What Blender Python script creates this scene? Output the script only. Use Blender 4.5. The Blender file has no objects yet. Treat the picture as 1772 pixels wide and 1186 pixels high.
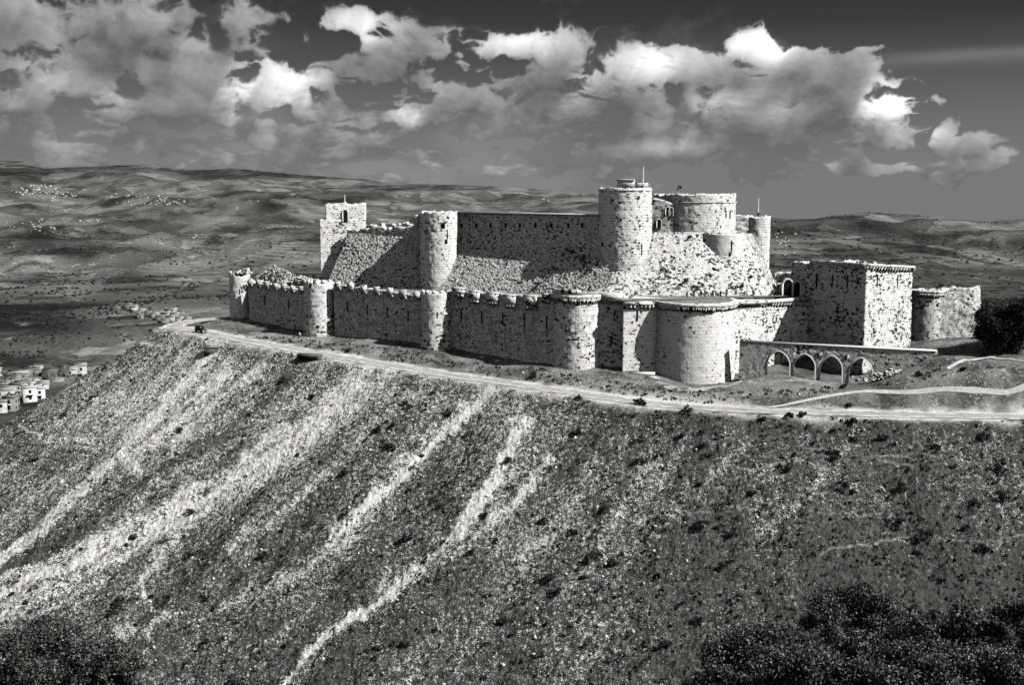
import bpy, bmesh, math, random
import numpy as np
from mathutils import Vector, Matrix
random.seed(7); rng = np.random.default_rng(11)
sc = bpy.context.scene
COL = sc.collection
# ------------------------------------------------------------------ camera model
F = 1900.0; CX = 886.0; CY = 593.0; TH = math.radians(8.2)
cT, sT = math.cos(TH), math.sin(TH)
def ray(px, py):
    return (px-CX, F*cT+(CY-py)*sT, -F*sT+(CY-py)*cT)
def P(px, py, Y):
    v = ray(px, py); t = Y/v[1]; return np.array((v[0]*t, Y, v[2]*t))
def PZ(px, py, z):
    v = ray(px, py); t = z/v[2]; return np.array((v[0]*t, v[1]*t, z))
def proj(X, Y, Z):
    d = Y*cT - Z*sT; u = Y*sT + Z*cT
    return CX+F*X/d, CY-F*u/d
cam = bpy.data.cameras.new('camera'); co = bpy.data.objects.new('camera', cam); COL.objects.link(co)
cam.sensor_width = 36; cam.lens = 36*F/1772; cam.clip_start = .5; cam.clip_end = 60000
co.location = (0, 0, 0); co.rotation_euler = (math.pi/2-TH, 0, 0)
sc.camera = co
# ------------------------------------------------------------------ light
SAZ = np.array((.912, -.410)); SEL = math.radians(44)
sdir = Vector((SAZ[0]*math.cos(SEL), SAZ[1]*math.cos(SEL), math.sin(SEL))).normalized()
sl = bpy.data.lights.new('sun', 'SUN'); sl.energy = 5.0; sl.angle = math.radians(.5); sl.color = (1, .992, .98)
so = bpy.data.objects.new('sun', sl); COL.objects.link(so); so.rotation_euler = sdir.to_track_quat('Z', 'Y').to_euler()
sc.view_settings.view_transform = 'Standard'; sc.view_settings.look = 'None'; sc.view_settings.exposure = 0
sc.cycles.max_bounces = 4; sc.cycles.diffuse_bounces = 0; sc.cycles.transparent_max_bounces = 4
# ------------------------------------------------------------------ node helpers
class NT:
    def __init__(s, tree): s.t = tree; s.n = tree.nodes; s.l = tree.links
    def new(s, ty, **kw):
        n = s.n.new(ty)
        for k, v in kw.items(): setattr(n, k, v)
        return n
    def put(s, sock, v):
        if v is None: return
        if isinstance(v, bpy.types.NodeSocket): s.l.new(v, sock)
        else: sock.default_value = v
    def m(s, op, a, b=None, c=None, clamp=False):
        n = s.new('ShaderNodeMath', operation=op); n.use_clamp = clamp
        s.put(n.inputs[0], a)
        if b is not None: s.put(n.inputs[1], b)
        if c is not None: s.put(n.inputs[2], c)
        return n.outputs[0]
    def vm(s, op, a, b=None, sc_=None):
        n = s.new('ShaderNodeVectorMath', operation=op); s.put(n.inputs[0], a)
        if b is not None: s.put(n.inputs[1], b)
        if sc_ is not None: s.put(n.inputs[3], sc_)
        return n.outputs['Value'] if op in ('LENGTH', 'DOT_PRODUCT') else n.outputs[0]
    def noise(s, vec, scale, detail=4, rough=.55, dist=0):
        n = s.new('ShaderNodeTexNoise'); s.put(n.inputs['Vector'], vec)
        n.inputs['Scale'].default_value = scale; n.inputs['Detail'].default_value = detail
        n.inputs['Roughness'].default_value = rough; n.inputs['Distortion'].default_value = dist
        return n.outputs['Fac']
    def vor(s, vec, scale, feature='F1', rand=1.0, out='Distance', smooth=None):
        n = s.new('ShaderNodeTexVoronoi', feature=feature); s.put(n.inputs['Vector'], vec)
        n.inputs['Scale'].default_value = scale; n.inputs['Randomness'].default_value = rand
        if smooth is not None: n.inputs['Smoothness'].default_value = smooth
        return n.outputs[out]
    def sm(s, v, a, b, lo=0., hi=1.):
        n = s.new('ShaderNodeMapRange', interpolation_type='SMOOTHSTEP'); s.put(n.inputs[0], v)
        s.put(n.inputs[1], a); s.put(n.inputs[2], b); s.put(n.inputs[3], lo); s.put(n.inputs[4], hi)
        return n.outputs[0]
    def lin(s, v, a, b, lo=0., hi=1.):
        n = s.new('ShaderNodeMapRange'); s.put(n.inputs[0], v)
        s.put(n.inputs[1], a); s.put(n.inputs[2], b); s.put(n.inputs[3], lo); s.put(n.inputs[4], hi)
        return n.outputs[0]
    def mix(s, f, a, b):
        n = s.new('ShaderNodeMix'); s.put(n.inputs[0], f); s.put(n.inputs[2], a); s.put(n.inputs[3], b); return n.outputs[0]
    def scale3(s, vec, x, y, z): return s.vm('MULTIPLY', vec, (x, y, z))
    def grey(s, v):
        n = s.new('ShaderNodeCombineColor'); [s.l.new(v, n.inputs[i]) for i in range(3)]; return n.outputs[0]
def material(name, build, rough=.95):
    m = bpy.data.materials.new(name); m.use_nodes = True; t = NT(m.node_tree); t.n.clear()
    out = t.new('ShaderNodeOutputMaterial'); b = t.new('ShaderNodeBsdfPrincipled')
    b.inputs['Roughness'].default_value = rough
    b.inputs['Specular IOR Level'].default_value = .15
    t.l.new(b.outputs[0], out.inputs[0])
    val, bump = build(t)
    t.l.new(t.grey(val), b.inputs['Base Color'])
    if bump:
        bn = t.new('ShaderNodeBump'); bn.inputs['Distance'].default_value = bump[1]; bn.inputs['Strength'].default_value = bump[2] if len(bump) > 2 else 1
        t.l.new(bump[0], bn.inputs['Height']); t.l.new(bn.outputs[0], b.inputs['Normal'])
    return m
def pos(t): return t.new('ShaderNodeNewGeometry').outputs['Position']
def uvn(t): return t.new('ShaderNodeUVMap').outputs[0]

def masonry(base=.6, pit=.5, joint=.55, stain=.5, pitsize=.32, coarse=0., seed=0., row=.85, mott=0.):
    def b(t):
        uv = t.vm('ADD', uvn(t), (seed, seed*.37, 0)); p = t.vm('ADD', pos(t), (seed*3, 0, 0))
        br = t.new('ShaderNodeTexBrick'); t.l.new(uv, br.inputs['Vector'])
        br.inputs['Scale'].default_value = 1; br.inputs['Brick Width'].default_value = row*1.9; br.inputs['Row Height'].default_value = row
        br.inputs['Mortar Size'].default_value = .085; br.inputs['Mortar Smooth'].default_value = .3
        br.inputs['Color1'].default_value = (.66, .66, .66, 1); br.inputs['Color2'].default_value = (1, 1, 1, 1); br.inputs['Mortar'].default_value = (1, 1, 1, 1)
        br.offset = .47; br.squash = 1.3; br.squash_frequency = 3
        bc = t.new('ShaderNodeSeparateColor'); t.l.new(br.outputs['Color'], bc.inputs[0]); bc = bc.outputs[0]
        big = t.noise(p, .10, 3, .6); mid = t.noise(p, .5, 4, .68)
        jm = t.m('MULTIPLY', br.outputs['Fac'], t.sm(mid, .36, .58, .2, 1.))
        v = t.m('MULTIPLY', t.mix(.5+.0, bc, 1.), base)
        v = t.m('MULTIPLY', v, t.lin(big, .3, .7, 1-stain*.4, 1.12))
        strk = t.noise(t.scale3(p, .9, .9, .08), 1, 3, .6)
        v = t.m('MULTIPLY', v, t.sm(strk, .54, .70, 1., 1-stain*.6))
        v = t.m('MULTIPLY', v, t.m('SUBTRACT', 1., t.m('MULTIPLY', jm, joint)))
        wn = t.vm('SUBTRACT', nz(t, uv, 1.3), (.5, .5, .5)); pw = t.vm('ADD', uv, t.vm('SCALE', wn, sc_=.75))
        fine = t.new('ShaderNodeSeparateXYZ'); t.l.new(wn, fine.inputs[0]); fine = fine.outputs[2]
        v = t.m('MULTIPLY', v, t.lin(fine, -.22, .22, .82, 1.12))
        # putlog holes, lost blocks, tufts: every cell draws its own hole size
        clus = t.m('ADD', t.m('MULTIPLY', big, .5), t.m('MULTIPLY', mid, .5))
        ir = t.m('ADD', t.noise(t.scale3(pw, .8, 1.15, 1), 1.0, 3, .6), t.m('MULTIPLY', t.m('SUBTRACT', clus, .5), 1.0))
        hole = t.sm(ir, .665-.10*pit, .685-.10*pit)
        n_ = t.new('ShaderNodeTexVoronoi'); t.put(n_.inputs['Vector'], t.scale3(pw, .8, 1., 1)); n_.inputs['Scale'].default_value = .8
        cc = t.new('ShaderNodeSeparateColor'); t.l.new(n_.outputs['Color'], cc.inputs[0])
        rad = t.m('MULTIPLY', t.sm(t.m('ADD', cc.outputs[0], t.m('MULTIPLY', t.m('SUBTRACT', clus, .5), 1.6)), 1.0-.66*pit, 1.1, 0., 1.), pitsize*1.0)
        hole = t.m('MAXIMUM', hole, t.sm(t.m('SUBTRACT', n_.outputs['Distance'], rad), .02, -.03))
        if coarse:
            cr = t.noise(t.scale3(pw, 1, 1.8, 1), 1.5, 4, .72)
            hole = t.m('MAXIMUM', hole, t.sm(cr, .52, .47, 0, coarse))
        if mott:
            mo = t.m('ADD', t.m('MULTIPLY', mid, .55), t.m('MULTIPLY', t.noise(pw, 1.4, 3, .7), .45))
            v = t.m('MULTIPLY', v, t.sm(mo, .40, .60, 1-mott*.75, 1+mott*.5))
        v = t.m('MULTIPLY', v, t.m('SUBTRACT', 1., t.m('MULTIPLY', hole, .95)))
        v = t.m('MINIMUM', v, .97)
        h = t.m('SUBTRACT', mid, t.m('ADD', t.m('MULTIPLY', hole, .6), t.m('MULTIPLY', jm, .2)))
        return v, (h, .3, .6)
    return b
M = {}
def nz(t, vec, scale):
    n = t.new('ShaderNodeTexNoise'); t.put(n.inputs['Vector'], vec); n.inputs['Scale'].default_value = scale; n.inputs['Detail'].default_value = 2
    return n.outputs['Color']
M = {}
M['smooth'] = material('worn_limestone', masonry(1.4, .5, .8, .5, .32, seed=3))
M['drum'] = material('drum_limestone', masonry(1.45, .35, .6, .25, .30, seed=13, row=.95))
M['pitted'] = material('pitted_limestone', masonry(1.25, .85, .6, .6, .36, seed=5))
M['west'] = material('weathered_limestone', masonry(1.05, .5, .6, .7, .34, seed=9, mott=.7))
M['square'] = material('stained_limestone', masonry(1.3, .9, .6, .45, .36, seed=21))
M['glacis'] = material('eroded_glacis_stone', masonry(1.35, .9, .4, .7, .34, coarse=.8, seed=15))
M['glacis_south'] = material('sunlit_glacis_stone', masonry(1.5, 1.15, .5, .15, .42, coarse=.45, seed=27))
M['rubble'] = material('rubble_stone', masonry(1.3, .9, .2, .5, .3, coarse=.6, seed=31))
M['aqueduct'] = material('aqueduct_rubble', masonry(1.0, .5, .5, .5, .3, seed=41, row=.55, mott=.5))
def plain(v, var=.25, sc_=1.5, rough=.9):
    return lambda t: (t.m('MULTIPLY', t.lin(t.noise(pos(t), sc_, 4, .6), .25, .75, 1-var, 1+var), v), (t.noise(pos(t), sc_*3, 3), .05))
M['dark'] = material('dark_opening', plain(.012, .3))
M['gravel'] = material('walkway_gravel', plain(.24, .5, .4))
M['shade_band'] = material('painted_shade', plain(.05, .3))  # dark colour painted for the shade between corbels
M['trim'] = material('pale_dressed_stone', plain(.78, .2, 2))
M['white'] = material('whitewashed_concrete', plain(.78, .15, .8))
M['render1'] = material('pale_render', plain(.5, .3, .5)); M['render2'] = material('grey_concrete', plain(.26, .35, .5)); M['render3'] = material('dark_concrete', plain(.13, .35, .6))
M['glass'] = material('dark_window_glass', plain(.02, .1), .25)
M['metal'] = material('galvanised_metal', plain(.45, .1, 4), .4)
M['paint'] = material('dark_car_paint', plain(.02, .2, 5), .3); M['rubber'] = material('tyre_rubber', plain(.02, .2, 9))
M['cloth_dark'] = material('dark_cloth', plain(.03, .3, 9)); M['cloth_mid'] = material('grey_cloth', plain(.14, .3, 9)); M['skin'] = material('skin', plain(.3, .1, 9)); M['hair'] = material('dark_hair', plain(.015, .1, 9))
def leafm(a, b_, sc_):
    def f(t):
        oi = t.new('ShaderNodeAttribute'); oi.attribute_name = 'tone'
        return t.m('MULTIPLY', t.lin(oi.outputs['Fac'], 0, 1, a, b_), t.lin(t.noise(pos(t), sc_, 3), .3, .7, .6, 1.4)), None
    return f
M['leaf'] = material('dark_evergreen_leaf', leafm(.018, .10, .5), .7)
M['leaf_near'] = material('scrub_oak_leaf', leafm(.008, .30, .35), .6)
M['scrub'] = material('dry_scrub', leafm(.02, .13, .2))
M['core'] = material('painted_inner_shade', plain(.012, .5, 6))  # dark colour painted for the shade inside near bushes, also on trunks
M['bark'] = material('bark', plain(.05, .4, 3))
M['stone'] = material('loose_limestone', lambda t: (t.lin(t.noise(pos(t), .7, 4), .3, .7, .45, .95), None))
# ------------------------------------------------------------------ numpy noise
def _h(i, j, k, s):
    i = i.astype(np.uint32); j = j.astype(np.uint32); k = k.astype(np.uint32)
    h = i*np.uint32(374761393) + j*np.uint32(668265263) + k*np.uint32(2147483647) + np.uint32((s*974634777+12345) & 0xffffffff)
    h = (h ^ (h >> np.uint32(13)))*np.uint32(1274126177); h = (h ^ (h >> np.uint32(16)))*np.uint32(2246822519); h ^= h >> np.uint32(15)
    return (h & np.uint32(0xffffff)).astype(np.float64)/float(0xffffff)*2-1
def vn(x, y, z=None, s=0):
    x = np.asarray(x, float); y = np.asarray(y, float); z = np.zeros_like(x) if z is None else np.asarray(z, float)
    x, y, z = np.broadcast_arrays(x, y, z)
    xi, yi, zi = np.floor(x), np.floor(y), np.floor(z); fx, fy, fz = x-xi, y-yi, z-zi
    xi, yi, zi = xi.astype(np.int64), yi.astype(np.int64), zi.astype(np.int64)
    f = lambda a: a*a*a*(a*(a*6-15)+10)
    fx, fy, fz = f(fx), f(fy), f(fz); r = 0
    for a in (0, 1):
        for b in (0, 1):
            for c in (0, 1):
                r = r + _h(xi+a, yi+b, zi+c, s)*(fx if a else 1-fx)*(fy if b else 1-fy)*(fz if c else 1-fz)
    return r
def fbm(x, y, z=None, o=4, s=0, g=.5):
    r = 0; a = 1; n = 0; f = 1.
    for k in range(o):
        r = r + a*vn(np.asarray(x)*f+k*17.3, np.asarray(y)*f-k*9.1, None if z is None else np.asarray(z)*f+k*5.7, s+k*31); n += a; a *= g; f *= 2.03
    return r/n*1.6
# ------------------------------------------------------------------ object helpers
def tag(o, label=None, cat=None, group=None, kind=None):
    if label: o['label'] = label
    if cat: o['category'] = cat
    if group: o['group'] = group
    if kind: o['kind'] = kind
    return o
def root(name, loc, label, cat, group=None):
    o = bpy.data.objects.new(name, None); COL.objects.link(o); o.location = tuple(float(v) for v in loc); o.empty_display_size = 1
    return tag(o, label, cat, group)
def mk(name, V, Q, mat, parent=None, uv=None, attr=None, smooth=False, ng=None, local=False):
    """V Nx3, Q Mx4 (or list of polygons in ng), uv per vertex Nx2, attr dict name->per vertex"""
    V = np.asarray(V, float)
    if parent is not None and not local: V = V - np.array(parent.location)
    me = bpy.data.meshes.new(name)
    Q = np.asarray(Q, np.int32) if Q is not None and len(Q) else np.zeros((0, 4), np.int32)
    k = Q.shape[1]; ng = ng or []
    loops = np.concatenate([Q.ravel()] + [np.asarray(g, np.int32) for g in ng]) if ng else Q.ravel()
    cnt = np.concatenate([np.full(len(Q), k, np.int32), np.array([len(g) for g in ng], np.int32)]) if ng else np.full(len(Q), k, np.int32)
    st = np.concatenate([[0], np.cumsum(cnt)[:-1]]).astype(np.int32)
    me.vertices.add(len(V)); me.vertices.foreach_set('co', V.astype(np.float32).ravel())
    me.loops.add(len(loops)); me.loops.foreach_set('vertex_index', loops.astype(np.int32))
    me.polygons.add(len(cnt)); me.polygons.foreach_set('loop_start', st)
    if smooth: me.polygons.foreach_set('use_smooth', np.ones(len(cnt), bool))
    me.update(calc_edges=True); me.validate()
    if uv is not None:
        l = me.uv_layers.new(name='UVMap'); l.data.foreach_set('uv', np.asarray(uv, np.float32)[loops].ravel())
    if attr:
        for kk, vv in attr.items():
            a = me.attributes.new(kk, 'FLOAT', 'POINT'); a.data.foreach_set('value', np.asarray(vv, np.float32))
    me.materials.append(mat)
    o = bpy.data.objects.new(name, me); COL.objects.link(o)
    if parent is not None: o.parent = parent
    return o
def jit(V, amp, sc_=1.1, s=1, o=3):
    V = np.asarray(V, float).copy(); x, y, z = V.T/sc_
    d = np.stack([fbm(x, y, z, o, s), fbm(x, y, z, o, s+100), fbm(x, y, z, o, s+200)*.5], 1)
    return V + d*amp
def gridfaces(nu, nv, wrap=False):
    a = np.arange(nu if wrap else nu-1); b = np.arange(nv-1); A, B = np.meshgrid(a, b, indexing='ij'); A2 = (A+1) % nu
    return np.stack([A*nv+B, A2*nv+B, A2*nv+B+1, A*nv+B+1], -1).reshape(-1, 4)
def resample(path, step, closed=True):
    pts = [np.array(p, float) for p in path]; out = []
    n = len(pts)
    for i in range(n if closed else n-1):
        a, b = pts[i], pts[(i+1) % n]; k = max(1, int(np.ceil(np.linalg.norm((b-a)[:2])/step)))
        for j in range(k): out.append(a+(b-a)*j/k)
    if not closed: out.append(pts[-1])
    return np.array(out)
def ringbuild(name, path, zt, zb, mat, parent, batter=0., step=.6, amp=.1, ns=1.1, rag=0., par=(.9, 1.3), flare=None, s=1, solidtop=False):
    """closed plan path (Nx2 or Nx3 with own top z), CCW"""
    p = resample(path, step); N = len(p)
    xy = p[:, :2]; zt_ = p[:, 2] if p.shape[1] > 2 else np.full(N, zt)
    area = .5*np.sum(xy[:, 0]*np.roll(xy[:, 1], -1)-np.roll(xy[:, 0], -1)*xy[:, 1])
    if area < 0: xy = xy[::-1]; zt_ = zt_[::-1]
    c = xy.mean(0); R = np.linalg.norm(xy-c, axis=1).mean()
    cum = np.concatenate([[0], np.cumsum(np.linalg.norm(np.diff(xy, axis=0), axis=1))])
    if rag: zt_ = zt_ + rag*(np.abs(fbm(cum/1.7, cum*0, None, 3, s+5))*-1.0) + rag*.4*np.round(fbm(cum/3., cum*0+4, None, 2, s+6)*1.5)/1.5
    nv = max(2, int((np.max(zt_)-zb)/step)); lv = []
    for k in range(nv+1):
        t = k/nv; z = zb+(zt_-zb)*t; e = batter*(zt_-z)/R
        if flare: e = e + flare[0]*np.clip((flare[1]-t)/flare[1], 0, 1)**2/R
        lv.append(np.column_stack([c+(xy-c)*(1+e)[:, None], z]))
    w = par[0]/R
    lv.append(np.column_stack([c+(xy-c)*(1-w), zt_]))
    if not solidtop:
        lv.append(np.column_stack([c+(xy-c)*(1-w-.005), zt_-par[1]]))
    zc = (zt_.mean() if solidtop else zt_.min()-par[1])
    lv.append(np.column_stack([c+(xy-c)*.5, np.full(N, zc)])); lv.append(np.column_stack([c+(xy-c)*.01, np.full(N, zc)]))
    L = len(lv); V = np.stack(lv, 1).reshape(-1, 3)
    uv = np.column_stack([np.repeat(cum, L), V[:, 2] + np.tile([0]*(nv+1)+[.9, 1.8, 5, 9][:L-nv-1], N)])
    V = jit(V, amp, ns, s)
    return mk(name, V, gridfaces(N, L, True), mat, parent, uv)
def circle(c, r, n=64, sx=1, a0=0): return [(c[0]+r*math.cos(a0+2*math.pi*i/n), c[1]+r*sx*math.sin(a0+2*math.pi*i/n)) for i in range(n)]
def wallbuild(name, pts, mat, parent, thick=2., step=.55, amp=.12, ns=1.1, rag=0., s=1, batter=0.):
    """pts: list of (x,y,ztop,zbot) along the outer face; the wall body lies to the left-back side (away from the camera)"""
    p = resample(pts, step, False); N = len(p)
    cum = np.concatenate([[0], np.cumsum(np.linalg.norm(np.diff(p[:, :2], axis=0), axis=1))])
    d = np.gradient(p[:, :2], axis=0); d /= np.linalg.norm(d, axis=1)[:, None]+1e-9
    n = np.column_stack([-d[:, 1], d[:, 0]]); n = n*np.where(n[:, 1:2] < 0, -1, 1)  # away from camera
    zt_, zb = p[:, 2].copy(), p[:, 3]
    if rag: zt_ = zt_ - rag*np.abs(fbm(cum/2.3, cum*0, None, 3, s+5)) - rag*.5*(np.round(fbm(cum/2.6, cum*0+3, None, 2, s+8)*2)/2)
    nv = max(2, int((zt_.max()-zb.min())/step)); lv = []; vv = []
    for k in range(nv+1):
        t = k/nv; z = zb+(zt_-zb)*t
        lv.append(np.column_stack([p[:, :2]-n*(batter*(zt_-z))[:, None], z])); vv.append(z)
    for q in (.5, 1.): lv.append(np.column_stack([p[:, :2]+n*thick*q, zt_])); vv.append(zt_+thick*q)
    for k in range(1, 5): z = zt_+(zb-zt_)*k/4; lv.append(np.column_stack([p[:, :2]+n*thick, z])); vv.append(zt_+thick+(zt_-z))
    L = len(lv); V = np.stack(lv, 1).reshape(-1, 3); uv = np.column_stack([np.repeat(cum, L), np.stack(vv, 1).ravel()])
    V = jit(V, amp, ns, s)
    caps = [list(range(L))[::-1], list(range((N-1)*L, N*L))]
    return mk(name, V, gridfaces(N, L), mat, parent, uv, ng=caps)
def boxv(c, e, ax=(1, 0)):
    """box verts: centre c, full extents e, first axis direction ax in plan"""
    ax = np.array(ax, float); ax /= np.linalg.norm(ax); ay = np.array((-ax[1], ax[0])); V = []
    for k in (-.5, .5):
        for (i, j) in ((-.5, -.5), (.5, -.5), (.5, .5), (-.5, .5)):
            q = ax*e[0]*i+ay*e[1]*j; V.append((c[0]+q[0], c[1]+q[1], c[2]+e[2]*k))
    return V
BQ = [(0, 3, 2, 1), (4, 5, 6, 7), (0, 1, 5, 4), (1, 2, 6, 5), (2, 3, 7, 6), (3, 0, 4, 7)]
class MB:
    def __init__(s): s.V = []; s.Q = []
    def box(s, c, e, ax=(1, 0)):
        n = len(s.V); s.V += boxv(c, e, ax); s.Q += [tuple(i+n for i in q) for q in BQ]; return s
    def add(s, V, Q):
        n = len(s.V); s.V += [tuple(v) for v in V]; s.Q += [tuple(i+n for i in q) for q in Q]; return s
    def tube(s, pts, r, n=6):
        pts = [np.array(p, float) for p in pts]; b = len(s.V)
        rr = r if hasattr(r, '__len__') else [r]*len(pts)
        for i, p in enumerate(pts):
            d = pts[min(i+1, len(pts)-1)]-pts[max(i-1, 0)]; d /= np.linalg.norm(d)+1e-9
            u = np.cross(d, (0, 0, 1) if abs(d[2]) < .9 else (1, 0, 0)); u /= np.linalg.norm(u); w = np.cross(d, u)
            for k in range(n): a = 2*math.pi*k/n; s.V.append(tuple(p+(u*math.cos(a)+w*math.sin(a))*rr[i]))
        for i in range(len(pts)-1):
            for k in range(n): s.Q.append((b+i*n+k, b+i*n+(k+1) % n, b+(i+1)*n+(k+1) % n, b+(i+1)*n+k))
        for base, fl in ((b, 1), (b+(len(pts)-1)*n, 0)):
            for k in range(1, n-2, 2): s.Q.append((base, base+k, base+k+1, base+min(k+2, n-1)))
        return s
    def build(s, name, mat, parent=None, amp=0, local=False, smooth=False):
        V = np.array(s.V, float)
        uv = np.column_stack([V[:, 0]+V[:, 1]*.5, V[:, 2]])
        if amp: V = jit(V, amp, .7)
        return mk(name, V, s.Q, mat, parent, uv, local=local, smooth=smooth)
def inst(src, name, parent, loc=(0, 0, 0), rz=0, scale=(1, 1, 1)):
    o = bpy.data.objects.new(name, src.data if hasattr(src, 'data') else src); COL.objects.link(o); o.parent = parent
    o.location = tuple(map(float, loc)); o.rotation_euler = (0, 0, rz); o.scale = scale; return o
# shared small part meshes (local, x along the wall, -y outwards)
def meshof(mb, name, mat, amp=0):
    o = mb.build(name, mat, None, amp); me = o.data; bpy.data.objects.remove(o); return me
_c = MB(); _c.add([(-.22, -.05, -1.25), (.22, -.05, -1.25), (.22, .5, -1.25), (-.22, .5, -1.25), (-.22, -.95, 0), (.22, -.95, 0), (.22, .5, 0), (-.22, .5, 0)], BQ)
CORBEL = meshof(_c, 'corbel', M['pitted'])
_w = MB(); _w.add([(-.2, -.05, -.9), (.2, -.05, -.9), (.2, .5, -.9), (-.2, .5, -.9), (-.2, -.7, 0), (.2, -.7, 0), (.2, .5, 0), (-.2, .5, 0)], BQ); SMALL_CORBEL = meshof(_w, 'corbel', M['west'])
SLIT = meshof(MB().box((0, 0, 0), (.28, .5, 2.4)), 'arrow_slit', M['dark'])
def archmesh(w, h, d, name, mat):
    mb = MB(); n = 8; pts = [(-w/2, 0), (w/2, 0)] + [(w/2*math.cos(a), h-w/2+w/2*math.sin(a)*1.15) for a in np.linspace(0, math.pi, n)]
    k = len(pts); V = [(x, -d/2, z) for x, z in pts]+[(x, d/2, z) for x, z in pts]
    me = bpy.data.meshes.new(name); F_ = [list(range(k)), list(range(2*k-1, k-1, -1))]+[[i, i+k, (i+1) % k+k, (i+1) % k] for i in range(k)]
    me.from_pydata(V, [], F_); me.materials.append(mat); return me
WIN = archmesh(1.5, 3.6, .6, 'window', M['dark']); DOOR = archmesh(2.6, 5.2, .8, 'doorway', M['dark'])
def archframe(w, h, d, t_, name, mat):
    mb = MB(); P_ = []
    for r in (0, t_):
        P_.append([(-w/2-r, 0), (-w/2-r, h-w/2)]+[((w/2+r)*math.cos(a), h-w/2+(w/2+r)*math.sin(a)*1.15) for a in np.linspace(math.pi, 0, 9)]+[(w/2+r, 0)])
    k = len(P_[0]); V = [(x, y, z) for y in (-d/2, d/2) for pp in P_ for x, z in pp]; Q = []
    for i in range(k-1):
        a, b, c, e = i, i+1, k+i+1, k+i; Q += [(a, b, c, e), (e+2*k, c+2*k, b+2*k, a+2*k), (a, a+2*k, b+2*k, b), (e, c, c+2*k, e+2*k)]
    mb.add(V, Q); return meshof(mb, name, mat)
WFR = archframe(1.5, 3.6, .8, .35, 'window_frame', M['trim']); DFR = archframe(2.6, 5.2, 1., .5, 'door_surround', M['trim'])
def corbels(parent, pts, z, pitch=1.05, off=0., sc_=1.0):
    """pts plan polyline of face; corbels hang below z, facing towards outside (right-hand normal of direction)"""
    p = resample([np.array(q, float) for q in pts], pitch, False)
    L0 = np.array(parent.location)
    for i in range(len(p)):
        if random.random() < .07: continue
        d = p[min(i+1, len(p)-1)]-p[max(i-1, 0)]; d /= np.linalg.norm(d)+1e-9
        zz = p[i][2] if len(p[i]) > 2 else z
        rz = math.atan2(d[1], d[0])+random.uniform(-.04, .04)
        inst(CORBEL, 'corbel', parent, (p[i][0]-L0[0], p[i][1]-L0[1], zz-L0[2]+random.uniform(-.05, .05)), rz, (sc_*random.uniform(.7, 1.15), sc_*random.uniform(.8, 1.08), sc_*random.uniform(.7, 1.15)))
# ================================================================== TERRAIN
ROADPX = [(300, 566, -49.2), (322, 570, -49.4), (350, 575.5, -49.6), (420, 589, -50.4), (520, 607, -51.6), (640, 627, -53), (760, 647, -54.2), (880, 664, -55.2), (1000, 681, -56), (1060, 690, -56.4), (1120, 698, -56.8), (1200, 705.5, -57), (1300, 711, -57.2), (1450, 716, -57.4), (1600, 719, -57.5), (1772, 722, -57.6), (2050, 726, -57.8), (2500, 735, -58)]
ROAD = np.array([PZ(*q) for q in ROADPX])
def smoothline(p, n=8):
    p = np.asarray(p, float); out = []
    q = np.vstack([2*p[0]-p[1], p, 2*p[-1]-p[-2]])
    for i in range(1, len(q)-2):
        for k in range(n):
            t = k/n; a, b, c, d = q[i-1], q[i], q[i+1], q[i+2]
            out.append(.5*((2*b)+(-a+c)*t+(2*a-5*b+4*c-d)*t*t+(-a+3*b-3*c+d)*t**3))
    out.append(p[-1]); return np.array(out)
ROADS = smoothline(ROAD, 5)
def seglocate(X, Y, line):
    """distance, signed (positive = left/outer side i.e. towards camera), arclength, z"""
    sh = X.shape; X = X.ravel(); Y = Y.ravel(); best = np.full(X.shape, 1e18); sg = np.zeros_like(best); al = np.zeros_like(best); zz = np.zeros_like(best); cum = 0
    for i in range(len(line)-1):
        a, b = line[i, :2], line[i+1, :2]; d = b-a; L = np.linalg.norm(d); 
        t = np.clip(((X-a[0])*d[0]+(Y-a[1])*d[1])/(L*L), 0, 1); qx = a[0]+t*d[0]-X; qy = a[1]+t*d[1]-Y; D = qx*qx+qy*qy
        m = D < best; best = np.where(m, D, best)
        cr = d[0]*(Y-a[1])-d[1]*(X-a[0])
        sg = np.where(m, np.where(cr < 0, 1., -1.), sg); al = np.where(m, cum+t*L, al); zz = np.where(m, line[i, 2]+t*(line[i+1, 2]-line[i, 2]), zz); cum += L
    return np.sqrt(best).reshape(sh), sg.reshape(sh), al.reshape(sh), zz.reshape(sh)
# control points of the castle platform (pixel row, column, depth)
CP = [P(*q) for q in [(415, 551, 396), (440, 556, 388), (490, 570, 374), (552, 586, 358), (640, 597, 345), (755, 617, 332), (850, 634, 322), (940, 643, 310), (1000, 646, 310), (1075, 643, 311), (1130, 655, 306), (1200, 670, 305), (1272, 661, 309),
      (1330, 647, 303.5), (1400, 656, 301), (1450, 662, 299), (1510, 666, 296.5), (1420, 654, 312), (1480, 655, 316), (1300, 650, 314), (1535, 654, 294), (1560, 642, 293), (1595, 628, 292.5), (1630, 615, 292), (1560, 640, 306), (1610, 612, 312), (1650, 590, 320), (1700, 592, 318), (1772, 600, 312),
      (1700, 628, 292), (1772, 628, 290), (1640, 664, 277), (1772, 660, 276), (1500, 680, 279), (1950, 640, 284), (2200, 645, 284), (380, 553, 398), (350, 562, 392)]]
CP += [np.array(q, float) for q in [(-60, 420, -50), (0, 400, -45), (60, 400, -45), (110, 380, -46), (160, 350, -50), (220, 340, -54), (-110, 440, -62), (-40, 470, -75), (60, 470, -75), (160, 440, -75), (260, 400, -75), (330, 300, -56)]]
CP += [q for q in ROAD[::1]]
CP = np.array(CP)
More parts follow.
